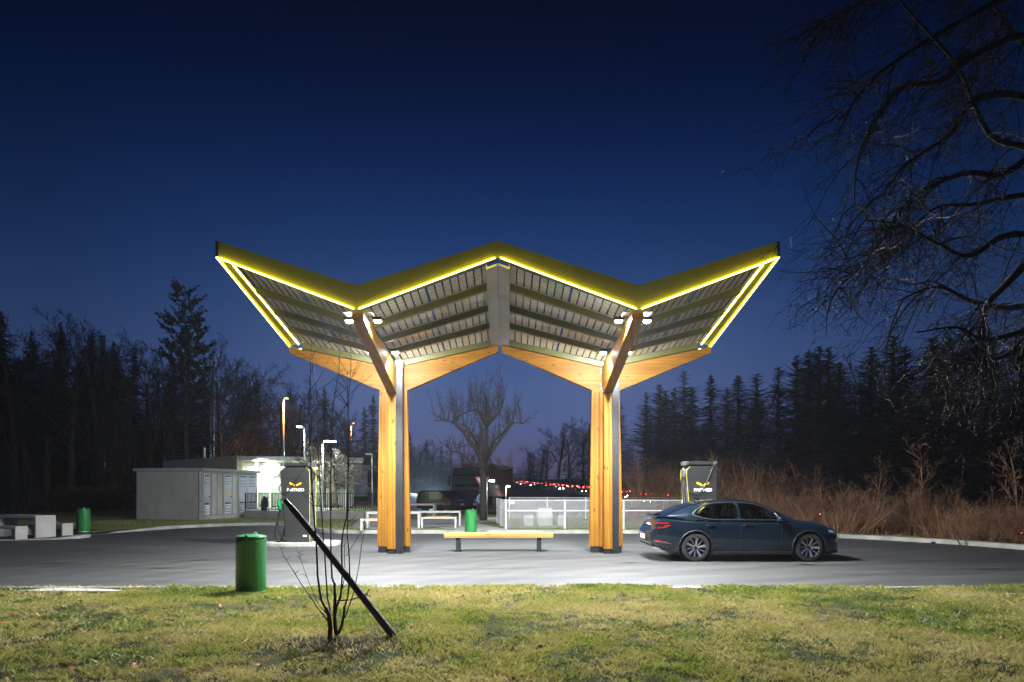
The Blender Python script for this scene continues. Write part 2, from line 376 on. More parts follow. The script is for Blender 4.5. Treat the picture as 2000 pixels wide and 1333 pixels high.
# lawn and paved areas behind the kerb
def sheet(name, pts, z, mtl, kind='structure'):
    o = MB().add([(p[0], p[1], z) for p in pts], [tuple(range(len(pts)))]).build(name, mtl, fix=False)
    bm = bmesh.new(); bm.from_mesh(o.data); bmesh.ops.triangulate(bm, faces=bm.faces); bmesh.ops.recalc_face_normals(bm, faces=bm.faces)
    for f_ in bm.faces:
        if f_.normal.z < 0: f_.normal_flip()
    bm.to_mesh(o.data); bm.free()
    return tag(o, kind=kind)
back = offset(farS, .29)
seg = [p for p in back if p.x > -15.6 and p.y > 22]
sheet('lawn', [(p.x, p.y) for p in seg] + [(13, 41), (-26, 52), (-40, 52), (-40, 27.6), (-16.5, 27.6)], .125, 'lawn_far')
sheet('pavement', [(p.x, p.y) for p in back if p.x <= -15.0 and p.y < 29.5] + [(-17.6, 29.2), (-20, 26.6), (-40, 25.2)], .012, 'motorway_asphalt')
# concrete paths between picnic tables
sheet('path', [P(1000, 1036, .13), P(905, 1036, .13), P(850, 1030, .13), P(835, 1024, .13), P(905, 1015, .13), P(985, 1012, .13), P(985, 1018, .13), P(930, 1022, .13)], .131, 'paving')
sheet('path', [P(684, 1031, .13), P(850, 1033, .13), P(800, 1036, .13)] if False else [P(684, 1031, .13), P(790, 1036, .13), P(905, 1022, .13), P(905, 1014, .13), P(700, 1016, .13)], .133, 'paving')
# rear access road
road = [P(700, 1003), P(1000, 1003), (3.5, 90, 0), (3, 160, 0), (-16, 160, 0), (-20, 90, 0)]
sheet('road', road, .004 - .05 + .06, 'asphalt')
# motorway
mw = MB(); yy = np.linspace(-40, 600, 130)
for i, y_ in enumerate(yy):
    x_ = float(np.interp(y_, hy_y, hy_x)); z_ = float(np.interp(y_, hy_y, hy_z))
    mw.v += [(x_ - 13, y_, z_ + .05), (x_ + 6, y_, z_ + .05)]
mw.f = [(2 * i, 2 * i + 1, 2 * i + 3, 2 * i + 2) for i in range(len(yy) - 1)]
tag(mw.build('motorway', 'motorway_asphalt'), kind='structure')
# foreground earth
nxg, nyg = 90, 50
gx = np.linspace(-30, 30, nxg); gy = np.linspace(-3, 11.93, nyg)
fg = MB(); rng = np.random.default_rng(3)
def fgz(x, y):
    return .03 + .012 * math.sin(x * 1.7 + y) + .012 * math.sin(y * 2.3 - x * .6) + .05 * math.exp(-(((x + 1.95) / .9) ** 2 + ((y - 7.65) / .35) ** 2))
fg.v = [(x, y, fgz(x, y)) for y in gy for x in gx]
fg.f = [(j * nxg + i, j * nxg + i + 1, (j + 1) * nxg + i + 1, (j + 1) * nxg + i) for j in range(nyg - 1) for i in range(nxg - 1)]
m = bpy.data.materials.new('turf_soil'); m.use_nodes = True; MATS['turf_soil'] = m
nt = m.node_tree; b = nt.nodes['Principled BSDF']; b.inputs['Roughness'].default_value = .95; b.inputs['Specular IOR Level'].default_value = .1
tc = nt.nodes.new('ShaderNodeTexCoord'); n = nt.nodes.new('ShaderNodeTexNoise'); n.inputs['Scale'].default_value = 2.2; n.inputs['Detail'].default_value = 9; nt.links.new(tc.outputs['Object'], n.inputs['Vector'])
r = nt.nodes.new('ShaderNodeValToRGB'); r.color_ramp.elements[0].position = .35; r.color_ramp.elements[1].position = .62
r.color_ramp.elements[0].color = (.018, .015, .009, 1); r.color_ramp.elements[1].color = (.13, .10, .04, 1); e = r.color_ramp.elements.new(.5); e.color = (.05, .055, .018, 1)
nt.links.new(n.outputs['Fac'], r.inputs['Fac'])
# bare soil patch round the sapling
mpS = nt.nodes.new('ShaderNodeMapping'); mpS.vector_type = 'POINT'; mpS.inputs['Location'].default_value = (1.95 / 1.15, -7.6 / .5, 0); mpS.inputs['Scale'].default_value = (1 / 1.15, 1 / .5, 0)
nt.links.new(tc.outputs['Object'], mpS.inputs['Vector'])
ln = nt.nodes.new('ShaderNodeVectorMath'); ln.operation = 'LENGTH'; nt.links.new(mpS.outputs[0], ln.inputs[0])
mrS = nt.nodes.new('ShaderNodeMapRange'); mrS.inputs['From Min'].default_value = .7; mrS.inputs['From Max'].default_value = 1.2; nt.links.new(ln.outputs['Value'], mrS.inputs['Value'])
mxS = nt.nodes.new('ShaderNodeMix'); mxS.data_type = 'RGBA'; nt.links.new(mrS.outputs[0], mxS.inputs[0]); mxS.inputs[6].default_value = (.028, .020, .013, 1); nt.links.new(r.outputs[0], mxS.inputs[7])
nt.links.new(mxS.outputs[2], b.inputs['Base Color'])
bp = nt.nodes.new('ShaderNodeBump'); bp.inputs['Strength'].default_value = 1; bp.inputs['Distance'].default_value = .03
n2 = nt.nodes.new('ShaderNodeTexNoise'); n2.inputs['Scale'].default_value = 45; nt.links.new(tc.outputs['Object'], n2.inputs['Vector']); nt.links.new(n2.outputs['Fac'], bp.inputs['Height']); nt.links.new(bp.outputs[0], b.inputs['Normal'])
tag(fg.build('earth', 'turf_soil', smooth=True), kind='structure')

mat('tyre_rubber_trace', (.040, .039, .038), .6, var=0, col2=(.072, .070, .067), scale=9, stretch=(1, 4, 1))
tmk = MB()
for cx0, cy0, rr_, a0, a1 in ((-4, 31, 14.6, 218, 300), (-4, 31, 16.3, 222, 305), (6, 27, 11.2, 250, 325), (6, 27, 12.9, 252, 322), (-12, 28, 12.0, 250, 300), (-12, 28, 13.6, 252, 302), (11, 24, 7.5, 230, 320), (11, 24, 9.1, 232, 318)):
    ps = [(cx0 + rr_ * math.cos(R(a)), cy0 + rr_ * math.sin(R(a)), R(a)) for a in np.linspace(a0, a1, 40)]; ps = [q for q in ps if q[1] > 12.2]
    n_ = len(ps); tmk.add([(x - .09 * math.cos(t) * s_, y - .09 * math.sin(t) * s_, .004) for x, y, t in ps for s_ in (-1, 1)], [(2 * i, 2 * i + 1, 2 * i + 3, 2 * i + 2) for i in range(n_ - 1)])
tag(tmk.build('tyre_marks', 'tyre_rubber_trace'), kind='structure')
# ------------------------------------------------------------------ grass blades (stuff)
def vnoise(x, y, s, seed):
    rg = np.random.default_rng(seed); T = rg.random((256, 256)); u = x * s; v = y * s
    iu = np.floor(u).astype(int); iv = np.floor(v).astype(int); fu = u - iu; fv = v - iv; fu = fu * fu * (3 - 2 * fu); fv = fv * fv * (3 - 2 * fv)
    a = T[iu % 256, iv % 256]; b_ = T[(iu + 1) % 256, iv % 256]; c = T[iu % 256, (iv + 1) % 256]; d = T[(iu + 1) % 256, (iv + 1) % 256]
    return (a * (1 - fu) + b_ * fu) * (1 - fv) + (c * (1 - fu) + d * fu) * fv
def grass_obj(name, x, y, z, hgt, wid, tone, lean=.6, seed=5, mtl='grass_blade'):
    n = len(x); rg = np.random.default_rng(seed); a = rg.random(n) * 2 * np.pi; d = rg.random(n) * 2 * np.pi
    L = hgt * lean * (.3 + rg.random(n))
    V = np.zeros((n, 4, 3))
    V[:, 0] = np.stack([x - np.cos(a) * wid, y - np.sin(a) * wid, z], 1); V[:, 1] = np.stack([x + np.cos(a) * wid, y + np.sin(a) * wid, z], 1)
    V[:, 2] = np.stack([x + np.cos(d) * L * .45 + np.cos(a) * wid * .7, y + np.sin(d) * L * .45 + np.sin(a) * wid * .7, z + hgt * .65], 1)
    V[:, 3] = np.stack([x + np.cos(d) * L, y + np.sin(d) * L, z + hgt * (.8 + .3 * rg.random(n))], 1)
    me = bpy.data.meshes.new(name); me.vertices.add(4 * n); me.vertices.foreach_set('co', V.ravel())
    idx = np.arange(n)[:, None] * 4 + np.array([0, 1, 2, 0, 2, 3])[None]
    me.loops.add(6 * n); me.loops.foreach_set('vertex_index', idx.ravel().astype(np.int32))
    me.polygons.add(2 * n); me.polygons.foreach_set('loop_start', np.arange(2 * n, dtype=np.int32) * 3); me.polygons.foreach_set('loop_total', np.full(2 * n, 3, dtype=np.int32))
    me.update(); at = me.attributes.new('tone', 'FLOAT', 'POINT'); at.data.foreach_set('value', np.repeat(tone, 4).astype(np.float32))
    me.materials.append(MATS[mtl]); o = bpy.data.objects.new(name, me); COL.objects.link(o); return tag(o, kind='stuff')
m = bpy.data.materials.new('grass_blade'); m.use_nodes = True; MATS['grass_blade'] = m
nt = m.node_tree; b = nt.nodes['Principled BSDF']; b.inputs['Roughness'].default_value = .6
at = nt.nodes.new('ShaderNodeAttribute'); at.attribute_name = 'tone'
r = nt.nodes.new('ShaderNodeValToRGB'); cr = r.color_ramp
cr.elements[0].position = 0; cr.elements[0].color = (.075, .14, .02, 1); cr.elements[1].position = 1; cr.elements[1].color = (.56, .48, .20, 1)
for p_, c_ in ((.3, (.22, .27, .045, 1)), (.5, (.36, .36, .07, 1)), (.72, (.48, .43, .13, 1)), (.9, (.32, .23, .11, 1))):
    e = cr.elements.new(p_); e.color = c_
nt.links.new(at.outputs['Fac'], r.inputs['Fac']); nt.links.new(r.outputs[0], b.inputs['Base Color'])
tr = nt.nodes.new('ShaderNodeBsdfTranslucent'); nt.links.new(r.outputs[0], tr.inputs['Color']); ms = nt.nodes.new('ShaderNodeMixShader'); ms.inputs[0].default_value = .35
nt.links.new(b.outputs[0], ms.inputs[1]); nt.links.new(tr.outputs[0], ms.inputs[2]); nt.links.new(ms.outputs[0], nt.nodes['Material Output'].inputs['Surface'])
rng = np.random.default_rng(11)
N = 560000
D = 5.0 + (12.0 - 5.0) * rng.random(N) ** .85
X = (rng.random(N) * 2 - 1) * (D * .80 + .6)
keep = ~((D > 11.5) & (X < -5.9) & (rng.random(N) < .93))
pn = vnoise(X, D, .55, 1) * .55 + vnoise(X, D, 2.2, 2) * .45
dens = vnoise(X, D, 1.3, 7) * .4 + vnoise(X, D, 6, 8) * .35 + vnoise(X, D, 17, 9) * .25
dirt = np.exp(-(((X + 1.95) / 1.15) ** 2 + ((D - 7.6) / .5) ** 2) * 1.2)
keep &= rng.random(N) > (np.clip((.55 - dens) * 4, 0, .95)); keep &= rng.random(N) > dirt * .93
X, D, pn, dens = X[keep], D[keep], pn[keep], dens[keep]
n = len(X); tone = np.clip(.62 + (pn - .5) * 1.5 + rng.normal(0, .24, n) - .12 * (D > 11.3) + .04, 0, 1)
hh = (.014 + .030 * rng.random(n) ** 1.6) * (.5 + 1.7 * dens) + .03 * (D > 11.55) * rng.random(n)
zz = .03 + .012 * np.sin(X * 1.7 + D) + .012 * np.sin(D * 2.3 - X * .6) + .05 * np.exp(-(((X + 1.95) / .9) ** 2 + ((D - 7.65) / .35) ** 2)) - .004
grass_obj('grass', X, D, zz, hh, .0018 + .0016 * rng.random(n), tone, .9)
# broad-leaved green weeds
cx_, cy_, ct = [], [], []
for k in range(900):
    y_ = 5.3 + 6.3 * rng.random(); x_ = (rng.random() * 2 - 1) * y_ * .8
    if vnoise(np.array([x_]), np.array([y_]), .7, 21)[0] < .45: continue
    q = int(14 + 26 * rng.random()); s_ = .05 + .10 * rng.random()
    cx_ += list(x_ + rng.normal(0, s_, q)); cy_ += list(y_ + rng.normal(0, s_ * .8, q)); ct += list(np.clip(rng.normal(.12, .12, q), 0, .45))
cx_, cy_ = np.array(cx_), np.array(cy_); n = len(cx_)
grass_obj('weeds', cx_, cy_, np.full(n, .03), .02 + .03 * rng.random(n), .006 + .007 * rng.random(n), np.array(ct), 1.5, 9)
# far lawn blades
N = 60000
X = rng.uniform(-26, 13, N); D = rng.uniform(24, 44, N); fx = np.array([p.x for p in seg]); fy = np.array([p.y for p in seg])
o_ = np.argsort(fx); lim = np.interp(X, fx[o_], fy[o_]); k = (D > lim + .05) & ((X > -15.6) | (D > 28)) & (np.abs(D - 30.8) > 0)
# keep paths clear
px_ = CX + X * F / D; py_ = HY + (EYE - .13) * F / D
k &= ~((px_ > 684) & (px_ < 990) & (py_ > 1013) & (py_ < 1031 - (px_ > 905) * 6)) & ~((px_ > 800) & (px_ < 1000) & (py_ > 1029)) & ~((X < -13.4) & (D > 35.5))& ~((X < -6.5) & (D > 36.2) & (X > -17))
X, D = X[k], D[k]; n = len(X)
grass_obj('grass', X, D, np.full(n, .12), .03 + .05 * rng.random(n), np.full(n, .008), np.clip(.42 + rng.normal(0, .18, n) + .4 * (vnoise(X, D, .4, 3) - .5), 0, 1), .6, 15)
# ================================================================== CHARGING CANOPY
XC = -0.19; D1, D2 = 14.2, 19.1
BAYX = [XC - 5.87, XC - 2.935, XC, XC + 2.935, XC + 5.87]
ZF = [6.59, 5.49, 6.59, 5.49, 6.59]; ZB = [5.80, 5.20, 5.84, 5.20, 5.80]
canopy = empty('charging_canopy', (XC, 18.8, 0), 'yellow edged butterfly roof canopy of solar glass standing on two wooden pillars', 'charging canopy')
CO = canopy.location.copy()
def part(mb, name, mtl, parent=None, **k):
    par = parent or canopy
    mb.v = [(v[0] - CO.x, v[1] - CO.y, v[2] - CO.z) for v in mb.v]
    return mb.build(name, mtl, par, **k)
def roof(i, s, t):   # bay i, s 0..1 along x, t 0..1 front to back -> underside point
    x = BAYX[i] + (BAYX[i + 1] - BAYX[i]) * s
    z = (ZF[i] + (ZF[i + 1] - ZF[i]) * s) * (1 - t) + (ZB[i] + (ZB[i + 1] - ZB[i]) * s) * t
    return Vector((x, D1 + (D2 - D1) * t, z))
UP = Vector((0, 0, 1))
# fascia: tall front board, underside z = ZF
HT = [.33, .50, .33, .50, .33]
for i in range(4):
    a, b_ = roof(i, 0, 0), roof(i, 1, 0); t_ = .055
    A = [a, a + Vector((0, t_, 0)), a + Vector((0, t_, HT[i])), a + UP * HT[i]]
    B = [b_, b_ + Vector((0, t_, 0)), b_ + Vector((0, t_, HT[i + 1])), b_ + UP * HT[i + 1]]
    part(MB().hexa(A + B), 'fascia', 'yellow_metal')
    # LED strip just under and in front of the lower edge
    o1 = Vector((0, -.022, -.012)); d_ = (b_ - a).normalized()
    part(MB().tube([a + o1 + d_ * .06, b_ + o1 - d_ * .06], .014, 8), 'led_strip', 'led_yellow')
    # roof skin behind fascia (drip tray)
    part(MB().hexa([roof(i, 0, .012) + UP * .02, roof(i, 0, .045) + UP * .03, roof(i, 0, .045) + UP * .16, roof(i, 0, .012) + UP * .16,
                    roof(i, 1, .012) + UP * .02, roof(i, 1, .045) + UP * .03, roof(i, 1, .045) + UP * .16, roof(i, 1, .012) + UP * .16]), 'front_beam', 'olive_metal')
# side fascias
for sgn, i, s in ((-1, 0, 0.0), (1, 3, 1.0)):
    a, b_ = roof(i, s, 0), roof(i, s, 1.0)
    th = Vector((-sgn * .05, 0, 0))
    part(MB().hexa([a, a + th, a + th + UP * .33, a + UP * .33, b_ - UP * .12, b_ + th - UP * .12, b_ + th + UP * .25, b_ + UP * .25]), 'fascia', 'yellow_metal')
    part(MB().tube([a + Vector((-sgn * .02, 0, -.015)), b_ + Vector((-sgn * .02, .1, -.135))], .014, 8), 'led_strip', 'led_yellow')
    ai, bi = a + Vector((-sgn * .23, .15, -.02)), b_ + Vector((-sgn * .26, -.1, .0))
    part(MB().tube([ai - UP * .012, bi - UP * .012], .020, 8), 'led_strip', 'led_yellow')
    # soffit between outer and inner led
    part(MB().prism([a + Vector((-sgn * .05, .06, .02)), ai + Vector((0, 0, .015)), bi + UP * .015, b_ + Vector((-sgn * .05, 0, -.02))], UP * .03), 'soffit', 'olive_metal')
    # wide end plate
    c1, c2 = a + Vector((-sgn * .25, .2, .02)), b_ + Vector((-sgn * .32, -.15, .035))
    rs = .13 if s == 0 else .87
    part(MB().prism([c1, roof(i, rs, .04) + UP * .03, roof(i, rs, .96) + UP * .03, c2], UP * .06), 'end_plate', 'olive_metal')
    part(MB().tube([b_ + Vector((-sgn * .02, .11, -.14)), b_ + Vector((-sgn * .28, .11, -.10))], .016, 8), 'led_strip', 'led_yellow')
# ridge cover plates (pair), running front to back under the fold
for i, s0, s1 in ((1, .915, .998), (2, .002, .085)):
    pts = [roof(i, s0, .035) - UP * .10, roof(i, s1, .035) - UP * .10, roof(i, s1, .985) - UP * .10, roof(i, s0, .985) - UP * .10]
    part(MB().prism(pts, UP * .05), 'ridge_plate', 'grey_metal')
    e0, e1 = (s0, s0 + .006) if i == 1 else (s1, s1 - .006)
    part(MB().prism([roof(i, e0, .035) - UP * .05, roof(i, e1, .035) - UP * .05, roof(i, e1, .985) - UP * .05, roof(i, e0, .985) - UP * .05], UP * .14), 'ridge_edge', 'grey_metal')
# purlins and back beam
TP = [(.235, .255), (.475, .495), (.70, .72)]
for i in range(4):
    sa, sb = (.02, .98)
    if i == 1: sb = .91
    if i == 2: sa = .09
    if i == 0: sa = .14
    if i == 3: sb = .86
    for t0, t1 in TP:
        q = lambda s, t, h: roof(i, s, t) + UP * h
        part(MB().hexa([q(sa, t0, -.09), q(sa, t1, -.09), q(sa, t1, .05), q(sa, t0, .05), q(sb, t0, -.09), q(sb, t1, -.09), q(sb, t1, .05), q(sb, t0, .05)]), 'purlin', 'olive_metal')
        part(MB().hexa([q(sa, t0 - .008, .05), q(sa, t1 + .008, .05), q(sa, t1 + .008, .06), q(sa, t0 - .008, .06), q(sb, t0 - .008, .05), q(sb, t1 + .008, .05), q(sb, t1 + .008, .06), q(sb, t0 - .008, .06)]), 'purlin_flange', 'roof_trim')
    part(MB().hexa([q(sa, .955, -.10), q(sa, 1, -.10), q(sa, 1, .05), q(sa, .955, .05), q(sb, .955, -.10), q(sb, 1, -.10), q(sb, 1, .05), q(sb, .955, .05)]), 'back_beam', 'olive_metal')
# solar glass
m = bpy.data.materials.new('solar_glass'); m.use_nodes = True; nt = m.node_tree; nt.nodes.clear(); MATS['solar_glass'] = m
out = nt.nodes.new('ShaderNodeOutputMaterial'); uv = nt.nodes.new('ShaderNodeUVMap'); uv.uv_map = 'UVMap'
sep = nt.nodes.new('ShaderNodeSeparateXYZ'); nt.links.new(uv.outputs[0], sep.inputs[0])
def mth(op, a, b_=None):
    n = nt.nodes.new('ShaderNodeMath'); n.operation = op
    for k, v in enumerate((a, b_)):
        if v is None: continue
        if isinstance(v, (int, float)): n.inputs[k].default_value = v
        else: nt.links.new(v, n.inputs[k])
    return n.outputs[0]
fu = mth('FRACT', mth('DIVIDE', sep.outputs[0], .178)); fv = mth('FRACT', mth('DIVIDE', sep.outputs[1], .168)); fb = mth('FRACT', mth('DIVIDE', sep.outputs[1], .084))
cell = mth('MULTIPLY', mth('GREATER_THAN', fu, .20), mth('GREATER_THAN', fv, .12))
bus = mth('MULTIPLY', mth('GREATER_THAN', fb, .14), 1.0)
colr = nt.nodes.new('ShaderNodeMix'); colr.data_type = 'RGBA'; colr.inputs[6].default_value = (.07, .07, .07, 1); colr.inputs[7].default_value = (.56, .48, .32, 1); nt.links.new(bus, colr.inputs[0])
dif = nt.nodes.new('ShaderNodeBsdfDiffuse'); nt.links.new(colr.outputs[2], dif.inputs['Color'])
trn = nt.nodes.new('ShaderNodeBsdfTransparent'); trn.inputs['Color'].default_value = (.30, .33, .36, 1)
mxx = nt.nodes.new('ShaderNodeMixShader'); nt.links.new(cell, mxx.inputs[0]); nt.links.new(trn.outputs[0], mxx.inputs[1]); nt.links.new(dif.outputs[0], mxx.inputs[2])
gl = nt.nodes.new('ShaderNodeBsdfGlossy'); gl.inputs['Roughness'].default_value = .02
fr = nt.nodes.new('ShaderNodeFresnel'); fr.inputs['IOR'].default_value = 1.5
m2 = nt.nodes.new('ShaderNodeMixShader'); nt.links.new(mth('MINIMUM', mth('MULTIPLY', fr.outputs[0], 1.0), 1.0), m2.inputs[0]); nt.links.new(mxx.outputs[0], m2.inputs[1]); nt.links.new(gl.outputs[0], m2.inputs[2]); nt.links.new(m2.outputs[0], out.inputs[0])
def panel(i, s0, s1, t0, t1):
    p = [roof(i, s0, t0), roof(i, s1, t0), roof(i, s1, t1), roof(i, s0, t1)]; p = [v + UP * .064 - CO for v in p]
    ns = 8; vs = []; uvs = []; fs = []
    Lx = (p[1] - p[0]).length; Ly = (p[3] - p[0]).length
    for a in range(ns + 1):
        for b_ in range(2):
            u_ = a / ns; v_ = b_; vs.append((p[0] * (1 - u_) + p[1] * u_) * (1 - v_) + (p[3] * (1 - u_) + p[2] * u_) * v_); uvs.append((u_ * Lx, v_ * Ly))
    fs = [(2 * a, 2 * a + 1, 2 * a + 3, 2 * a + 2) for a in range(ns)]
    me = bpy.data.meshes.new('solar_panel'); me.from_pydata(vs, [], fs); ul = me.uv_layers.new(name='UVMap')
    for l in me.loops: ul.data[l.index].uv = uvs[l.vertex_index]
    me.materials.append(m); o = bpy.data.objects.new('solar_panel', me); COL.objects.link(o); o.parent = canopy; return o
edges = [.065, .25, .49, .71, .96]
for i in range(4):
    s0, s1 = [(.13, .985), (.015, .925), (.075, .985), (.015, .87)][i]
    mid = (s0 + s1) / 2
    for k in range(4):
        panel(i, s0, mid - .004, edges[k], edges[k + 1] ); panel(i, mid + .004, s1, edges[k], edges[k + 1])
# pillars
for xc in (BAYX[1], BAYX[3]):
    yc = 18.95
    def vfin(x0, x1, y0, y1, xb0, xb1, yb0, yb1, zt, zb, nm='column_board'):
        return part(MB().hexa([(xb0, yb0, zb), (xb1, yb0, zb), (xb1, yb1, zb), (xb0, yb1, zb), (x0, y0, zt), (x1, y0, zt), (x1, y1, zt), (x0, y1, zt)]), nm, 'wood_upright', bevel=.006)
    vfin(xc - .40, xc - .075, yc - .10, yc + .10, xc - .46, xc - .075, yc - .10, yc + .10, 4.47, .17)
    vfin(xc + .075, xc + .37, yc - .10, yc + .10, xc + .075, xc + .46, yc - .10, yc + .10, 4.47, .17)
    vfin(xc - .11, xc + .11, yc - .42, yc - .103, xc - .11, xc + .11, yc - .50, yc - .103, 4.40, .13)
    vfin(xc - .11, xc + .11, yc + .103, yc + .40, xc - .11, xc + .11, yc + .103, yc + .46, 4.47, .17)
    # small inner board in the corner left of the front board
    part(MB().b2((xc - .20, yc - .22, .17), (xc - .113, yc - .103, 4.45)), 'column_board', 'wood_upright', bevel=.005)
    # steel feet
    part(MB().b2((xc - .43, yc - .08, -.01), (xc - .09, yc + .08, .17)), 'base_shoe', 'black_steel')
    part(MB().b2((xc + .09, yc - .08, -.01), (xc + .43, yc + .08, .17)), 'base_shoe', 'black_steel')
    part(MB().b2((xc - .09, yc - .47, -.01), (xc + .09, yc + .42, .13)), 'base_shoe', 'black_steel')
    # black drain duct
    dk = part(MB().b2((xc + .113, yc - .44, -.01), (xc + .295, yc - .105, 3.1)), 'drain_duct', 'black_steel', bevel=.006)
    part(MB().b2((xc + .113, yc - .44, 3.106), (xc + .295, yc - .105, 5.06)), 'drain_duct', 'black_steel' if xc > 0 else 'black_steel', bevel=.006)
    part(MB().b2((xc + .09, yc - .46, 5.065), (xc + .31, yc - .105, 5.24)), 'drain_collar', 'gutter_grey', bevel=.006)
    # side arms (wood, in the plane of the back edge)
    for sg in (-1, 1):
        i = {(-1, True): 0, (1, True): 1, (-1, False): 2, (1, False): 3}[(sg, xc < 0)]
        se = {0: .015, 1: .985, 2: .015, 3: .985}[i]
        tip = roof(i, se, 1.0); base = roof(i, .98 if sg < 0 else .02, 1.0)
        zt = base.z - .11; y0, y1 = yc - .11, yc + .11
        A = [(xc + sg * .075, 4.30), (xc + sg * .37, 4.475), (tip.x, tip.z - .27), (tip.x, tip.z - .105), (xc + sg * .075, zt)]
        pr = [Vector((x, y0, z)) for x, z in A]
        o = part(MB().prism(pr, (0, y1 - y0, 0)), 'side_arm', 'wood_across', bevel=.006)
        for zz in (4.52, 4.62, 4.98, 5.06):
            part(MB().lathe([(.020, 0), (.020, .02), (.012, .03)], (xc + sg * .16, y0 - .032, zz), 10, 'y') if False else MB().tube([(xc + sg * .15, y0 - .03, zz), (xc + sg * .15, y0, zz)], .022, 8), 'bolt', 'bolt_steel')
        k = MB().tube([(xc + sg * .135, yc - .36, 4.50), (xc + sg * .11, yc - .36, 4.50)], .024, 8); part(k, 'bolt', 'bolt_steel')
        k = MB().tube([(xc + sg * .135, yc - .36, 4.40), (xc + sg * .11, yc - .36, 4.40)], .024, 8); part(k, 'bolt', 'bolt_steel')
    # forward arm
    w_ = .125
    fz = roof(0 if xc < 0 else 3, 1.0 if xc < 0 else 0.0, .02).z; bz = roof(0 if xc < 0 else 3, 1.0 if xc < 0 else 0.0, .97).z
    poly = [(D1 + .10, fz - .17), (yc - .43, 4.36), (yc - .08, 4.36), (yc - .08, bz - .10), (D1 + .10, fz - .02)]
    part(MB().prism([Vector((xc - w_, y, z)) for y, z in poly], (2 * w_, 0, 0)), 'front_arm', 'wood_depth', bevel=.006)
    part(MB().b2((xc - .30, D1 + .09, fz - .03), (xc + .30, D1 + .45, fz + .012)), 'valley_plate', 'olive_metal')
    # floodlights
    for sg in (-1, 1):
        for yy_, dz in ((14.88, -.02), (17.25, -.10)):
            zz = (fz + (bz - fz) * (yy_ - D1) / (D2 - D1)) + dz - .02
            c = (xc + sg * .31, yy_, zz + .05)
            fl = part(MB().box(c, (.20, .24, .07)), 'floodlight', 'black_steel', bevel=.01)
            ln_ = MB().lathe([(0, -.085), (.04, -.082), (.065, -.07), (.08, -.05), (.082, -.036)], c, 20); ln_.v = [(v[0] - CO.x, v[1] - CO.y, v[2]) for v in ln_.v]
            lo_ = ln_.build('lens', 'led_white', fl)
            part(MB().beam((c[0] - sg * .21, c[1], c[2] + .05), (c[0], c[1], c[2] + .05), .05, .03), 'bracket', 'black_steel')
            light('flood_beam', 'SPOT', (c[0], c[1], c[2] - .14), FLOOD * (1.25 if yy_ < 16 else .30), (.92, .96, 1.0), .10, aim=(c[0] + sg * 1.2, c[1] + (-1.6 if yy_ < 16 else 2.5), 0), spot=178, blend=.35)

    # rear floodlights on the back of the side arms, facing the fence and lawn
    for sg in (-1, 1):
        c = (xc + sg * .55, 19.26, 4.80)
        fl = part(MB().box(c, (.30, .12, .20)), 'floodlight', 'black_steel', bevel=.01)
        ln_ = MB().box((c[0], c[1] + .068, c[2]), (.24, .016, .15)); ln_.v = [(v[0] - CO.x, v[1] - CO.y, v[2]) for v in ln_.v]; ln_.build('lens', 'led_white', fl)
        light('flood_beam', 'SPOT', (c[0], c[1] + .10, c[2] - .02), FLOOD * 1.1, (.92, .96, 1.0), .10, aim=(c[0] + sg * 3, 31, 0), spot=165, blend=.5)

# ================================================================== BENCH under canopy
bench = empty('wooden_bench', ((974 - CX) * 19.3 / F, 19.3, 0), 'long backless wooden slab bench on two black steel legs between the pillars', 'bench')
MB().box((0, 0, .455), (3.06, .48, .13)).build('seat', 'bench_wood', bench, bevel=.012)
for sx_ in (-1.14, 1.14):
    MB().box((sx_, 0, .195), (.12, .36, .39)).build('leg', 'black_steel', bench, bevel=.006)
    MB().box((sx_, 0, .004), (.24, .42, .012)).build('foot_plate', 'black_steel', bench)

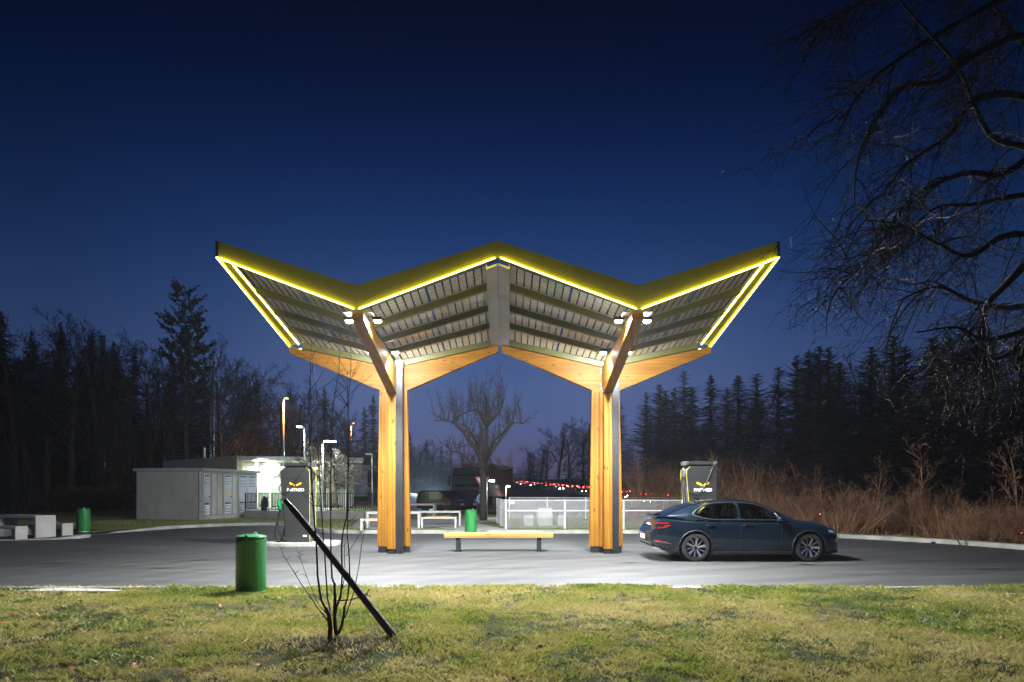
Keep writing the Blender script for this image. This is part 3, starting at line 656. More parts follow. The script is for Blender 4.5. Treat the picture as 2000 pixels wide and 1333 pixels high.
# ================================================================== CHARGERS
def text_mesh(txt, size, ext, name, mtl, parent, loc, bold=.0, rot=(R(90), 0, 0)):
    cu = bpy.data.curves.new(name, 'FONT'); cu.body = txt; cu.size = size; cu.extrude = ext; cu.align_x = 'CENTER'; cu.offset = bold
    t = bpy.data.objects.new(name, cu); COL.objects.link(t); bpy.context.view_layer.update()
    me = bpy.data.meshes.new_from_object(t.evaluated_get(bpy.context.evaluated_depsgraph_get())); bpy.data.objects.remove(t)
    me.name = name; me.materials.clear(); me.materials.append(MATS[mtl]); o = bpy.data.objects.new(name, me); COL.objects.link(o)
    o.parent = parent; o.location = loc; o.rotation_euler = rot; return o
def charger(loc, label, hh, left):
    r = empty('fast_charger', loc, label, 'charging station', 0, 'fast chargers beside the canopy')
    # side profile in x: left end leans in towards the bottom; depth .62
    W2, Dp = .45, .34
    H = hh
    pr = [(-W2 + .17, 0), (W2, 0), (W2, H - .42), (W2, H - .24), (W2 - .10, H - .12), (-W2 + .10, H - .12), (-W2, H - .24), (-W2, H - .42)]
    MB().prism([Vector((x, -Dp, z)) for x, z in pr], (0, 2 * Dp, 0)).build('cabinet', 'charger_dark', r, bevel=.02)
    # ribbed ends
    rb = MB()
    for k in range(26):
        z = .12 + k * (H - .62) / 26
        rb.b2((W2 - .002, -Dp + .06, z), (W2 + .02, Dp - .06, z + .045))
    rb.build('cooling_grille', 'charger_rib', r)
    rb = MB()
    for k in range(26):
        z = .12 + k * (H - .62) / 26; x = -W2 + .17 * (1 - z / (H - .42))
        rb.b2((x - .025, -Dp + .06, z), (x + .02, Dp - .06, z + .045))
    rb.build('cooling_grille', 'charger_rib', r)
    # yellow trim outlines
    for yy_ in (-Dp - .003, Dp + .003):
        tr_ = MB(); front = yy_ < 0
        if not (front and not left): tr_.tube([(W2 + .004, yy_, .03), (W2 + .004, yy_, H - .24), (W2 - .10, yy_, H - .115)], .007, 6)
        if not (front and left): tr_.tube([(-W2 + .17, yy_, .03), (-W2 - .004, yy_, H - .42), (-W2 - .004, yy_, H - .24), (-W2 + .10, yy_, H - .115)], .007, 6)
        tr_.build('edge_trim', 'charger_trim', r)
    MB().tube([(W2 + .01, -Dp, .04), (W2 + .01, Dp, .04)], .010, 6).build('edge_trim', 'charger_trim', r)
    # seams
    MB().b2((-W2 + .02, -Dp - .004, H - .47), (W2 - .02, -Dp + .01, H - .462)).build('seam', 'black_steel', r)
    # top bar with cable booms
    MB().b2((-W2 + .12, -.16, H - .12), (W2 - .12, .16, H - .07)).build('neck', 'black_steel', r)
    MB().b2((-W2 + .03, -.24, H - .07), (W2 - .03, .24, H + .03)).build('top_bar', 'charger_dark', r, bevel=.012)
    for sx_ in (-1, 1):
        MB().b2((sx_ * (W2 - .03) - .05, -.26, H - .08), (sx_ * (W2 - .03) + .05, .26, H + .035)).build('bar_end', 'gutter_grey', r, bevel=.01)
    # emblem: two slanted yellow wings in dark outline, and the word
    yl = -Dp - .012; ez = H - .66
    for sg in (-1, 1):
        wing = [(sg * .022, ez - .045), (sg * .17, ez + .02), (sg * .185, ez + .085), (sg * .165, ez + .085), (sg * .022, ez + .020)]
        MB().prism([Vector((x + .02, yl, z)) for x, z in wing], (0, .012, 0)).build('emblem', 'logo_yellow', r)
    text_mesh('FASTNED', .125, .004, 'lettering', 'logo_white', r, (.02, -Dp - .006, ez - .19), .004)
    # small badge low
    MB().b2((.25, -Dp - .006, .22), (.37, -Dp, .27)).build('badge', 'logo_white', r)
    # connector holsters and cables
    def cable(pts, rr=.017, mtl='rubber', nm='cable'):
        sp = []
        Pn = [Vector(p) for p in pts]
        for i in range(len(Pn) - 1):
            a = Pn[max(i - 1, 0)]; b_ = Pn[i]; c = Pn[i + 1]; d = Pn[min(i + 2, len(Pn) - 1)]
            for j in range(8):
                t = j / 8; sp.append(.5 * ((2 * b_) + (c - a) * t + (2 * a - 5 * b_ + 4 * c - d) * t * t + (3 * b_ - a - 3 * c + d) * t ** 3))
        sp.append(Pn[-1]); return MB().tube(sp, rr, 7).build(nm, mtl, r, smooth=True)
    if left:
        cable([(-.47, -.05, 1.20), (-.56, -.1, .9), (-.68, -.12, .35), (-.60, -.14, .06), (-.48, -.15, .12), (-.38, -.12, .45), (-.40, -.08, .8), (-.44, -.02, 1.15)], .026)
        cable([(-.52, -.10, 1.14), (-.60, -.12, .7), (-.50, -.16, .28), (-.30, -.30, .04), (-.20, -.36, .03)], .022)
        cable([(.42, -.30, H - .06), (.20, -.40, H - .30), (0, -.42, H - .62), (-.25, -.42, H - .90), (-.48, -.36, H - .82), (-.50, -.1, H - .60)], .014)
        pg = MB(); pg.tube([(-.44, -.10, 1.02), (-.52, -.14, 1.18), (-.57, -.14, 1.34)], [.07, .095, .05], 8); pg.build('connector_plug', 'plug_green', r)
        pg = MB(); pg.tube([(-.60, -.05, 1.20), (-.58, -.05, 1.30), (-.48, -.05, 1.36), (-.42, -.05, 1.33)], .032, 7); pg.build('plug_grip', 'plug_green', r)
    else:
        cable([(.42, -.30, H - .04), (.28, -.38, H - .22), (.05, -.42, H - .72), (-.15, -.44, H - .90), (-.36, -.40, H - .86), (-.43, -.30, H - .55), (-.42, -.2, H - .35)], .018)
        cable([(.44, -.20, H - .03), (.53, -.2, H - .2), (.56, -.2, H - .6), (.52, -.2, H - 1.1), (.50, -.2, H - 1.5), (.46, -.1, H - 1.9)], .016)
        cable([(-.44, -.1, H - .3), (-.54, -.1, H - .5), (-.50, -.1, H - 1.0), (-.48, -.1, H - 1.3)], .018)
        cable([(-.46, -.28, H - .32), (-.50, -.30, H - .8), (-.46, -.3, H - 1.3)], .018)
        MB().b2((-.52, -.28, H - .42), (-.41, .10, H - .20)).build('holster', 'gutter_grey', r, bevel=.02)
        pg = MB(); pg.tube([(-.49, -.1, H - 1.28), (-.49, -.1, H - 1.46)], [.035, .045], 8); pg.build('connector_plug', 'plug_blue', r)
    return r
lc = P(576, 1067); charger((lc.x, lc.y + .34, .07), 'dark grey fast charger on the kerbed island left of the canopy, with a green plug', 2.47, True)
charger(((1365 - CX) * 20.3 / F, 20.3, .07), 'dark grey fast charger behind the parked blue car, cable looped across its front', 2.47, False)
# islands the chargers stand on
for (x0, x1, yc_) in ((lc.x - 1.05, lc.x + 1.25, lc.y + .45), (4.4, 7.0, 20.4)):
    pts = []
    for a in np.linspace(0, 2 * math.pi, 40, endpoint=False):
        c, s_ = math.cos(a), math.sin(a); rx, ry = (x1 - x0) / 2, .72
        pts.append(((x0 + x1) / 2 + rx * math.copysign(abs(c) ** .6, c), yc_ + ry * math.copysign(abs(s_) ** .6, s_), -.01))
    k = MB().prism([Vector(p) for p in pts], (0, 0, .125 if x0 < 0 else .125)); tag(k.build('kerb_island', 'kerb_concrete', bevel=.02), kind='structure')
# ================================================================== BINS
def bin_(loc, label, rot=0, s=1.0, lid=True):
    r = empty('litter_bin', loc, label, 'litter bin', rot, 'green round litter bins')
    b_ = MB().lathe([(.235, 0), (.243, .02), (.243, .80), (.246, .815), (.246, .835), (.238, .84), (.238, .872), (.225, .872), (.225, .6), (.0, .6)], n=40)
    o = b_.build('body', 'bin_green', r, smooth=True); o.modifiers.new('es', 'EDGE_SPLIT').split_angle = R(35)
    if lid:
        l = MB().lathe([(.244, .884), (.248, .895), (.236, .915), (.12, .938), (0, .942)], n=40).build('lid', 'bin_green', r, smooth=True); l.modifiers.new('es', 'EDGE_SPLIT').split_angle = R(30)
        MB().box((-.03, -.236, .87), (.045, .022, .14)).build('hasp', 'bin_green', r, bevel=.004)
        MB().tube([(.05, .12, .93), (.05, .12, .965)], .024, 10).build('hinge', 'galvanised', r)
    MB().lathe([(.25, -.02), (.25, .012), (.2, .012)], n=30).build('foot_ring', 'galvanised', r)
    r.scale = (s, s, s); return r
p = P(490, 1159, .03); bin_((p.x - .09, p.y + .25, .03), 'tall green round litter bin at the grass edge, nearest to the camera', R(10), 1.02)
p = P(155, 1039, .1); bin_((p.x, p.y + .25, .10), 'green litter bin on the dark lawn beside the left concrete picnic table', R(40), .98)
p = P(918.5, 1041, .14); bin_((p.x, p.y + .3, .13), 'bright green litter bin on the kerb between the canopy pillars', R(-20), .92, True)
# ================================================================== PARKED CAR
m = bpy.data.materials.new('side_glass'); m.use_nodes = True; nt = m.node_tree; nt.nodes.clear(); MATS['side_glass'] = m
_ou = nt.nodes.new('ShaderNodeOutputMaterial'); _tr = nt.nodes.new('ShaderNodeBsdfTransparent'); _tr.inputs[0].default_value = (.34, .42, .38, 1); _gl = nt.nodes.new('ShaderNodeBsdfGlossy'); _gl.inputs['Roughness'].default_value = .02
_lw = nt.nodes.new('ShaderNodeLayerWeight'); _lw.inputs['Blend'].default_value = .25; _mp = nt.nodes.new('ShaderNodeMapRange'); _mp.inputs['To Min'].default_value = .06; _mp.inputs['To Max'].default_value = .9
nt.links.new(_lw.outputs['Facing'], _mp.inputs['Value']); _mi = nt.nodes.new('ShaderNodeMixShader'); nt.links.new(_mp.outputs[0], _mi.inputs[0]); nt.links.new(_tr.outputs[0], _mi.inputs[1]); nt.links.new(_gl.outputs[0], _mi.inputs[2]); nt.links.new(_mi.outputs[0], _ou.inputs[0])
CARX, CARY = 3.556, 17.36
car = empty('parked_car', (CARX, CARY, 0), 'dark blue fastback car with ten spoke wheels parked beside the right pillar', 'car')
def interp(tab, u, j):
    return float(np.interp(u, [t[0] for t in tab], [t[j] for t in tab]))
#        u    zb    wb   wm   zsh  wsh  zt
BODY = [(-.09, .50, .50, .60, .64, .58, .68), (-.05, .42, .62, .76, .70, .73, .74), (.0, .38, .72, .83, .745, .79, .775), (.04, .36, .76, .865, .80, .80, .86),
        (.065, .345, .79, .885, .96, .775, 1.06), (.12, .33, .81, .90, .985, .79, 1.095), (.3, .29, .84, .92, .985, .82, 1.08), (.7, .22, .86, .935, .965, .86, 1.03), (1.0, .20, .87, .94, .95, .88, 1.0),
        (1.5, .19, .87, .93, .935, .885, .99), (2.4, .19, .87, .925, .93, .885, .99), (3.0, .19, .87, .93, .925, .885, .99), (3.3, .19, .87, .935, .915, .87, 1.0),
        (3.7, .20, .87, .94, .885, .83, .985), (4.0, .21, .86, .93, .85, .80, .945), (4.24, .22, .84, .905, .80, .77, .89), (4.38, .23, .80, .86, .765, .72, .84), (4.47, .22, .73, .78, .72, .66, .78), (4.54, .21, .62, .66, .62, .58, .66), (4.56, .24, .52, .56, .53, .49, .56)]
us = np.unique(np.concatenate([[b_[0] for b_ in BODY], np.linspace(.2, 4.4, 60)]))
def ring(u):
    zb, wb, wm, zs, ws, zt = [interp(BODY, u, j) for j in range(1, 7)]
    h = zs - zb
    pts = [(0, zb), (wb * .8, zb), (wb, zb + .03), (wm - .012, zb + h * .22), (wm, zb + h * .45), (wm - .012, zb + h * .68), (wm - .008, zb + h * .86), (ws + (wm - ws) * .72, zs - .01), (ws, zs + .018), (ws * .8, zt - (zt - zs) * .32), (ws * .45, zt - .006), (0, zt)]
    return pts
bm_ = MB(); np_ = 12
for u in us:
    rg = ring(u); full = [(y, z) for y, z in rg] + [(-y, z) for y, z in rg[-2:0:-1]]
    bm_.v += [(u, -y, z) for y, z in full]
M_ = 22; n_ = len(us)
bm_.f = [(i * M_ + k, i * M_ + (k + 1) % M_, (i + 1) * M_ + (k + 1) % M_, (i + 1) * M_ + k) for i in range(n_ - 1) for k in range(M_)]
bm_.f += [tuple(range(M_))[::-1], tuple(range((n_ - 1) * M_, n_ * M_))]
body = bm_.build('body', 'car_paint', car, smooth=True)
AX = (1.0, 3.735)
cut = MB()
for ax in AX:
    for sg in (-1, 1):
        cut.lathe([(.385, sg * .62), (.385, sg * 1.1)] if sg > 0 else [(.385, -1.1), (.385, -.62)], (ax, 0, .345), 48, 'y')
cutter = cut.build('cutter', 'car_trim', car)
bo = body.modifiers.new('b', 'BOOLEAN'); bo.object = cutter; bo.operation = 'DIFFERENCE'; bo.solver = 'EXACT'
bpy.context.view_layer.update()
dg = bpy.context.evaluated_depsgraph_get(); nm = bpy.data.meshes.new_from_object(body.evaluated_get(dg)); nm.name = 'body'
body.modifiers.clear(); body.data = nm; bpy.data.objects.remove(cutter)
nm.materials.clear(); nm.materials.append(MATS['car_paint'])
for p_ in nm.polygons: p_.use_smooth = True; p_.material_index = 0
body.modifiers.new('es', 'EDGE_SPLIT').split_angle = R(32)
# greenhouse
GH = [(.28, 1.085, .66, 1.09, .60), (.6, 1.05, .75, 1.21, .60), (.85, 1.02, .82, 1.305, .59), (1.1, 1.0, .86, 1.385, .585), (1.4, .99, .875, 1.44, .58), (1.8, .985, .88, 1.465, .58), (2.2, .985, .88, 1.46, .58), (2.5, .985, .875, 1.42, .585), (2.75, .985, .87, 1.345, .595), (3.0, .99, .86, 1.235, .61), (3.25, 1.0, .83, 1.10, .64), (3.42, 1.0, .78, 1.015, .68)]
ug = np.unique(np.concatenate([[g_[0] for g_ in GH], np.linspace(.3, 3.4, 50)]))
def gp(u, f):    # point on side surface, f 0 belt .. 1 roof edge
    zb, wb, zt, wt = [interp(GH, u, j) for j in range(1, 5)]
    bulge = .035 * math.sin(math.pi * f)
    return wb + (wt - wb) * f + bulge, zb + (zt - zb) * f
ghm = MB(); fs_ = [0, .15, .35, .55, .75, .9, 1.0]
for u in ug:
    zb, wb, zt, wt = [interp(GH, u, j) for j in range(1, 5)]
    half = [gp(u, f) for f in fs_] + [(wt * .82, zt + .018), (wt * .5, zt + .030), (0, zt + .036)]
    full = half + [(-y, z) for y, z in half[-2::-1]]
    ghm.v += [(u, -y, z - .0) for y, z in full]
K_ = len(full); n_ = len(ug)
WLO = [(1.0, .40), (1.08, .24), (1.22, .14), (1.5, .07), (3.04, .07)]; WHI = [(1.0, .42), (1.1, .62), (1.3, .80), (1.5, .87), (2.45, .885), (2.7, .86), (2.93, .70), (3.04, .10)]
def is_open(u0, u1, k):
    kk = k if k < 6 else K_ - 2 - k
    if kk < 1 or kk > 4: return False
    um = (u0 + u1) / 2; f0, f1 = fs_[kk], fs_[kk + 1]
    if not (1.12 < um < 2.98) or 2.0 < um < 2.12: return False
    return f0 >= np.interp(um, [q[0] for q in WLO], [q[1] for q in WLO]) - .02 and f1 <= np.interp(um, [q[0] for q in WHI], [q[1] for q in WHI]) + .04
ghm.f = [(i * K_ + k, i * K_ + k + 1, (i + 1) * K_ + k + 1, (i + 1) * K_ + k) for i in range(n_ - 1) for k in range(K_ - 1) if not is_open(ug[i], ug[i + 1], k)]
rf = ghm.build('roof', 'car_paint', car, smooth=True); rf.modifiers.new('es', 'EDGE_SPLIT').split_angle = R(40)
def side_window(name, outline, sg, off=.004, mtl='car_glass', parent=None):
    # outline: list of (u, f) -> densify into strips between low and high curves
    lo_, hi_ = outline; u0 = max(lo_[0][0], hi_[0][0]); u1 = min(lo_[-1][0], hi_[-1][0]); vs = []; N_ = 26
    for i in range(N_ + 1):
        u = u0 + (u1 - u0) * i / N_; a = float(np.interp(u, [q[0] for q in lo_], [q[1] for q in lo_])); b_ = float(np.interp(u, [q[0] for q in hi_], [q[1] for q in hi_]))
        for j in range(5):
            f = a + (b_ - a) * j / 4; y, z = gp(u, f); vs.append((u, -sg * (y + off), z + off * .5))
    m = MB().add(vs, [(i * 5 + j, (i + 1) * 5 + j, (i + 1) * 5 + j + 1, i * 5 + j + 1) for i in range(N_) for j in range(4)])
    return m.build(name, mtl, parent or car, smooth=True)
for sg in (1, -1):
    fr_ = MB(); loop = [(.95, .41), (1.03, .25), (1.2, .12), (1.5, .05), (2.2, .05), (3.08, .05), (2.97, .74), (2.72, .90), (2.45, .92), (1.5, .91), (1.28, .84), (1.06, .64), (.95, .41)]
    dn = []
    for (ua, fa), (ub_, fb_) in zip(loop[:-1], loop[1:]): dn += [(ua + (ub_ - ua) * t / 6, fa + (fb_ - fa) * t / 6) for t in range(6)]
    dn.append(loop[-1]); fr_.tube([(u, -sg * (gp(u, f)[0] + .004), gp(u, f)[1]) for u, f in dn], .020, 6, cap=False)
    fr_.beam((2.0, -sg * (gp(2.0, .05)[0] + .006), gp(2.0, .05)[1]), (2.03, -sg * (gp(2.03, .91)[0] + .006), gp(2.03, .91)[1]), .09, .012, (0, 1, 0)); fr_.build('window_trim', 'car_trim', car)
    MB().hexa([(.95, -sg * (gp(.95, .2)[0] + .005), gp(.95, .3)[1])] * 8) if False else None
    side_window('rear_side_window', ([(1.0, .40), (1.08, .24), (1.22, .14), (1.5, .07), (2.02, .07)], [(1.0, .42), (1.1, .62), (1.3, .80), (1.5, .87), (2.02, .885)]), sg, .007, 'side_glass')
    side_window('front_side_window', ([(2.10, .07), (3.04, .07)], [(2.10, .885), (2.45, .885), (2.7, .86), (2.93, .70), (3.04, .10)]), sg, .007, 'side_glass')
    # handles, seams, mirror
    for hu in (1.24, 2.14):
        y = -sg * (interp(BODY, hu, 3) + .006)
        MB().box((hu + .13, y, .885), (.21, .022, .03)).build('door_handle', 'car_paint', car, bevel=.008)
        MB().box((hu + .02, y + sg * .001, .885), (.03, .03, .024)).build('handle_tip', 'rim_silver', car, bevel=.006)
    for su, z0, z1 in ((1.30, .62, .93), (2.07, .26, .94), (3.05, .28, .93)):
        sm = MB(); prev = None
        for z in np.linspace(z0, z1, 9):
            if su < 1.4: u = su + .10 * (1 - (z - z0) / (z1 - z0))
            else: u = su + .03 * (z - z0)
            zb, wb, wm, zs = [interp(BODY, u, j) for j in (1, 2, 3, 4)]
            f = (z - zb) / (zs - zb); y = float(np.interp(f, [.0, .22, .45, .68, .86, 1.0], [wb, wm - .012, wm, wm - .012, wm - .008, interp(BODY, u, 5) + .03]))
            q = Vector((u, -sg * (y + .0015), z))
            if prev is not None: sm.beam(prev, q, .006, .006)
            prev = q
        sm.build('door_seam', 'car_trim', car)
    mm = MB().lathe([(0, -.10), (.055, -.09), (.075, -.03), (.07, .05), (.04, .075), (0, .08)], (0, 0, 0), 16, 'x')
    mm.v = [(v[0] + 3.02, -sg * (1.0 + v[1] * 1.25), 1.035 + v[2] * .95) for v in mm.v]
    mr_ = mm.build('mirror', 'car_paint', car, smooth=True); MB().box((3.02, -sg * .90, .99), (.06, .10, .03)).build('mirror_stalk', 'car_trim', mr_)
    # sill and arch trims
    MB().hexa([(1.42, -sg * .80, .175), (1.42, -sg * .93, .18), (1.42, -sg * .938, .26), (1.42, -sg * .80, .26), (3.32, -sg * .80, .175), (3.32, -sg * .93, .18), (3.32, -sg * .938, .26), (3.32, -sg * .80, .26)]).build('sill', 'car_trim', car, bevel=.01)
    for ax in AX:
        ar = MB(); pts = []; 
        for a in np.linspace(R(-14), R(194), 30):
            u = ax + .405 * math.cos(a); z = .345 + .405 * math.sin(a)
            zb, wb, wm, zs = [interp(BODY, u, j) for j in (1, 2, 3, 4)]; f = (z - zb) / (zs - zb)
            y = float(np.interp(f, [.0, .22, .45, .68, .86, 1.0], [wb, wm - .012, wm, wm - .012, wm - .008, interp(BODY, u, 5) + .03]))
            pts.append((u, -sg * (y - .012), z))
        ar.tube(pts, .022, 6); ar.build('arch_trim', 'car_trim', car, smooth=True)
        wl = MB().lathe([(.383, .62), (.383, .90)], (ax, 0, .345), 40, 'y'); wl.f = wl.f[:40 * 1] + [wl.f[-2]]
        wl.v = [(v[0], -sg * v[1], v[2]) for v in wl.v]; wl.build('wheel_housing', 'car_trim', car)
        # wheel
        wr = MB().lathe([(.23, -.10), (.30, -.115), (.335, -.105), (.345, -.06), (.345, .06), (.335, .105), (.30, .115), (.235, .10)], (0, 0, 0), 48, 'y', False).build('wheel', 'tyre', car, smooth=True)
        wr.location = (ax, -sg * .80, .345); wr.rotation_euler.y = R(8 if ax < 2 else 20)
        yo = -sg * .098
        rm = MB().lathe([(.236, -.004), (.243, .01), (.243, -.02)], (0, yo, 0), 48, 'y'); rm.f = rm.f[:-2]; rm.build('rim', 'rim_silver', wr, smooth=True)
        MB().lathe([(.0, 0), (.235, 0), (.235, .02), (0, .02)], (0, yo + sg * .09, 0), 40, 'y').build('brake_disc', 'rim_dark', wr)
        sp = MB(); thin = MB()
        for k in range(5):
            a = math.pi / 2 + k * 2 * math.pi / 5
            def pt(rad, da, dy): return Vector((rad * math.cos(a + da), yo + sg * dy, rad * math.sin(a + da)))
            sp.hexa([pt(.04, -.45, .03), pt(.04, .45, .03), pt(.04, .45, .05), pt(.04, -.45, .05), pt(.237, -.13, -.002), pt(.237, .13, -.002), pt(.237, .13, .03), pt(.237, -.13, .03)])
            a2 = a + math.pi / 5; A_ = a; a = a2
            thin.hexa([pt(.04, -.2, .03), pt(.04, .2, .03), pt(.04, .2, .05), pt(.04, -.2, .05), pt(.237, -.035, .0), pt(.237, .035, .0), pt(.237, .035, .03), pt(.237, -.035, .03)]); a = A_
        sp.build('spokes', 'rim_silver', wr); thin.build('thin_spokes', 'rim_silver', wr)
        MB().lathe([(0, 0), (.035, 0), (.04, .02), (0, .02)], (0, yo + sg * .015, 0), 20, 'y').build('hub_cap', 'rim_dark', wr)
    # rear lamp cluster on the side wrap
    def bside(u, f, off=.004):
        zb, wb, wm, zs, ws = [interp(BODY, u, j) for j in (1, 2, 3, 4, 5)]
        y = float(np.interp(f, [.0, .22, .45, .68, .86, 1.0], [wb, wm - .012, wm, wm - .012, wm - .008, ws + (wm - ws) * .72])); return Vector((u, -sg * (y + off), zb + f * (zs - zb)))
    def wrap(name, mtl, us_, z0, z1, off):
        vs = []
        for i, u in enumerate(us_):
            zb, zs = interp(BODY, u, 1), interp(BODY, u, 4)
            a = z0[i] if isinstance(z0, list) else z0; b_ = z1[i] if isinstance(z1, list) else z1
            for z in np.linspace(a, b_, 5): vs.append(bside(u, (z - zb) / (zs - zb), off))
        return MB().add(vs, [(i * 5 + j, (i + 1) * 5 + j, (i + 1) * 5 + j + 1, i * 5 + j + 1) for i in range(len(us_) - 1) for j in range(4)]).build(name, mtl, car, smooth=True)
    ul = [.075, .11, .16, .24, .34, .46]
    wrap('tail_light', 'tail_dark', ul, [.80, .80, .805, .815, .84, .90], [.945, .945, .945, .945, .94, .935], .004)
    wrap('light_bar', 'tail_red', ul[:5], [.925, .925, .925, .925, .925], [.94] * 5, .008)
    wrap('light_bar', 'tail_red', ul[:5], [.805, .805, .81, .82, .85], [.825, .825, .83, .84, .865], .008)
    wrap('light_bar', 'tail_red', [.24, .30, .38], [.865] * 3, [.885] * 3, .009)
    wrap('bumper_reflector', 'tail_red', [.02, .08, .16, .30], [.50, .49, .48, .465], [.53, .52, .505, .48], .005)
    wrap('bumper_chrome', 'rim_silver', [.02, .08, .16, .38], [.488, .478, .468, .44], [.498, .488, .477, .447], .006)
    wrap('headlight', 'headlamp', [4.20, 4.29, 4.38, 4.46], [.72, .69, .66, .64], [.775, .76, .74, .70], .005)
# rear face details
def rear(u0, y0, y1, z0, z1, name, mtl, th=.01, yoff=0):
    return MB().b2((u0 - th, y0, z0), (u0, y1, z1)).build(name, mtl, car, bevel=.003)
rear(.062, -.78, .78, .80, .945, 'tail_light', 'tail_dark', .012)
rear(.049, -.74, .74, .925, .94, 'light_bar', 'tail_red', .006)
rear(.049, -.76, .76, .805, .822, 'light_bar', 'tail_red', .006)
pl = rear(-.088, -.30, .30, .51, .64, 'plate_recess', 'car_trim', .014)
MB().b2((-.112, -.26, .52), (-.103, .26, .63)).build('number_plate', 'plate_white', car)
# lower bumper
MB().hexa([(-.03, -.70, .36), (-.03, .70, .36), (-.03, .74, .47), (-.03, -.74, .47), (.60, -.90, .20), (.60, .90, .20), (.60, .925, .34), (.60, -.925, .34)]).build('rear_diffuser', 'car_trim', car, bevel=.02)
MB().hexa([(4.32, -.83, .19), (4.32, .83, .19), (4.32, .85, .30), (4.32, -.85, .30), (4.585, -.58, .20), (4.585, .58, .20), (4.55, .60, .30), (4.55, -.60, .30)]).build('front_splitter', 'car_trim', car, bevel=.015)
# rear window and windscreen
def across(name, u0, u1, fy, off=.006):
    vs = []; N_ = 12
    for i in range(N_ + 1):
        u = u0 + (u1 - u0) * i / N_; zt, wt = interp(GH, u, 3), interp(GH, u, 4)
        for k in range(9):
            c = -1 + 2 * k / 8; y = c * wt * fy; z = zt + float(np.interp(abs(c) * fy, [0, .5, .82, 1], [.036, .030, .018, 0])) + off; vs.append((u, y, z))
    return MB().add(vs, [(i * 9 + k, i * 9 + k + 1, (i + 1) * 9 + k + 1, (i + 1) * 9 + k) for i in range(N_) for k in range(8)]).build(name, 'car_glass', car, smooth=True)
across('rear_window', .36, 1.22, .90); across('windscreen', 2.46, 3.36, .95); across('glass_roof', 1.35, 2.3, .86, .004)
MB().tube([(1.32, 0, 1.50), (1.22, 0, 1.53), (1.16, 0, 1.525)], [.03, .02, .008], 6).build('aerial_fin', 'car_paint', car)
MB().hexa([(.09, -.70, 1.07), (.09, .70, 1.07), (.09, .70, 1.10), (.09, -.70, 1.10), (.24, -.74, 1.08), (.24, .74, 1.08), (.24, .74, 1.105), (.24, -.74, 1.105)]).build('boot_lip', 'car_paint', car, bevel=.01)
for su_ in (1.55, 2.45):
    for sg in (-1, 1):
        MB().prism([(su_ - .05, sg * .42 - .24, 1.0), (su_ + .10, sg * .42 - .24, 1.0), (su_ - .04, sg * .42 - .20, 1.20), (su_ - .12, sg * .42 - .20, 1.20)], (0, .46, 0)).build('seat', 'car_trim', car, bevel=.03)
        MB().b2((su_ - .16, sg * .42 - .12, 1.21), (su_ - .07, sg * .42 + .12, 1.36)).build('headrest', 'car_trim', car, bevel=.03)
MB().prism([(2.75, -.75, 1.0), (3.2, -.75, 1.0), (3.0, -.75, 1.06)], (0, 1.5, 0)).build('dashboard', 'car_trim', car)
sw_ = MB().tube([(2.72 + .03 * math.sin(a), -.40 + .18 * math.cos(a), 1.03 + .16 * math.sin(a)) for a in np.linspace(0, 6.283, 20)], .014, 6).build('steering_wheel', 'car_trim', car)
# underbody
MB().b2((.5, -.78, .16), (4.3, .78, .24)).build('underbody', 'car_trim', car)
# ================================================================== UTILITY BUILDING (left)
def local(name, loc, rz, label, cat, group=None): return empty(name, loc, label, cat, rz, group)
TH = R(8)
ub = local('substation_building', (-16.35, 36.5, .0), -TH, 'low grey concrete substation with flat roof and louvred doors left of the canopy', 'utility building')
# local axes: x to the left (negative) along gable, y away
WD, LN, HH = 3.75, 6.0, 2.72
MB().b2((-WD, 0, 0), (0, LN, HH)).build('wall', 'wall_concrete', ub)
MB().b2((-WD - .14, -.14, HH + .002), (.16, LN + .14, HH + .17)).build('roof', 'roof_trim', ub, bevel=.01)
MB().b2((-WD - .012, -.022, 0), (-WD + .10, -.002, HH - .01)).build('corner_strip', 'galvanised', ub)
MB().b2((-.05, -.15, 0.02), (.35, LN + .2, .30)).build('plinth', 'concrete', ub)
def ub_door(y0, y1, nm='louvre_door', full=False):
    d = MB().b2((.002, y0, .33), (.045, y1, HH - .12)).build(nm, 'louvre_metal', ub, bevel=.006)
    for za, zb in ((.40, 1.0), (1.85, 2.52)):
        l = MB()
        MB().b2((.046, y0 + .1, za), (.050, y1 - .1, zb)).build('louvre_backing', 'black_steel', d)
        n_ = int((zb - za) / .09)
        for k in range(n_):
            z = za + k * .09; l.hexa([(.046, y0 + .1, z + .05), (.046, y1 - .1, z + .05), (.046, y1 - .1, z + .062), (.046, y0 + .1, z + .062), (.072, y0 + .1, z), (.072, y1 - .1, z), (.072, y1 - .1, z + .008), (.072, y0 + .1, z + .008)])
        l.build('louvre', 'louvre_metal', d)
    MB().b2((.046, y1 - .12, 1.3), (.09, y1 - .06, 1.36)).build('handle', 'black_steel', d)
    return d
ub_door(.18, .78); d2 = ub_door(2.15, 2.95); ub_door(3.75, 4.75); ub_door(4.80, 5.80)
for y0 in (1.0, 1.55, 3.10): MB().b2((.002, y0, .33), (.02, y0 + .45, HH - .1)).build('panel', 'concrete', ub, bevel=.004)
MB().tube([(-.05, -.04, .1), (-.05, -.04, 2.7)], .04, 8).build('rain_pipe', 'galvanised', ub)
sg_ = MB().prism([(.048, 2.40, 1.42), (.048, 2.75, 1.42), (.048, 2.575, 1.72)], (.008, 0, 0)).build('warning_sign', 'sticker_yellow', d2)
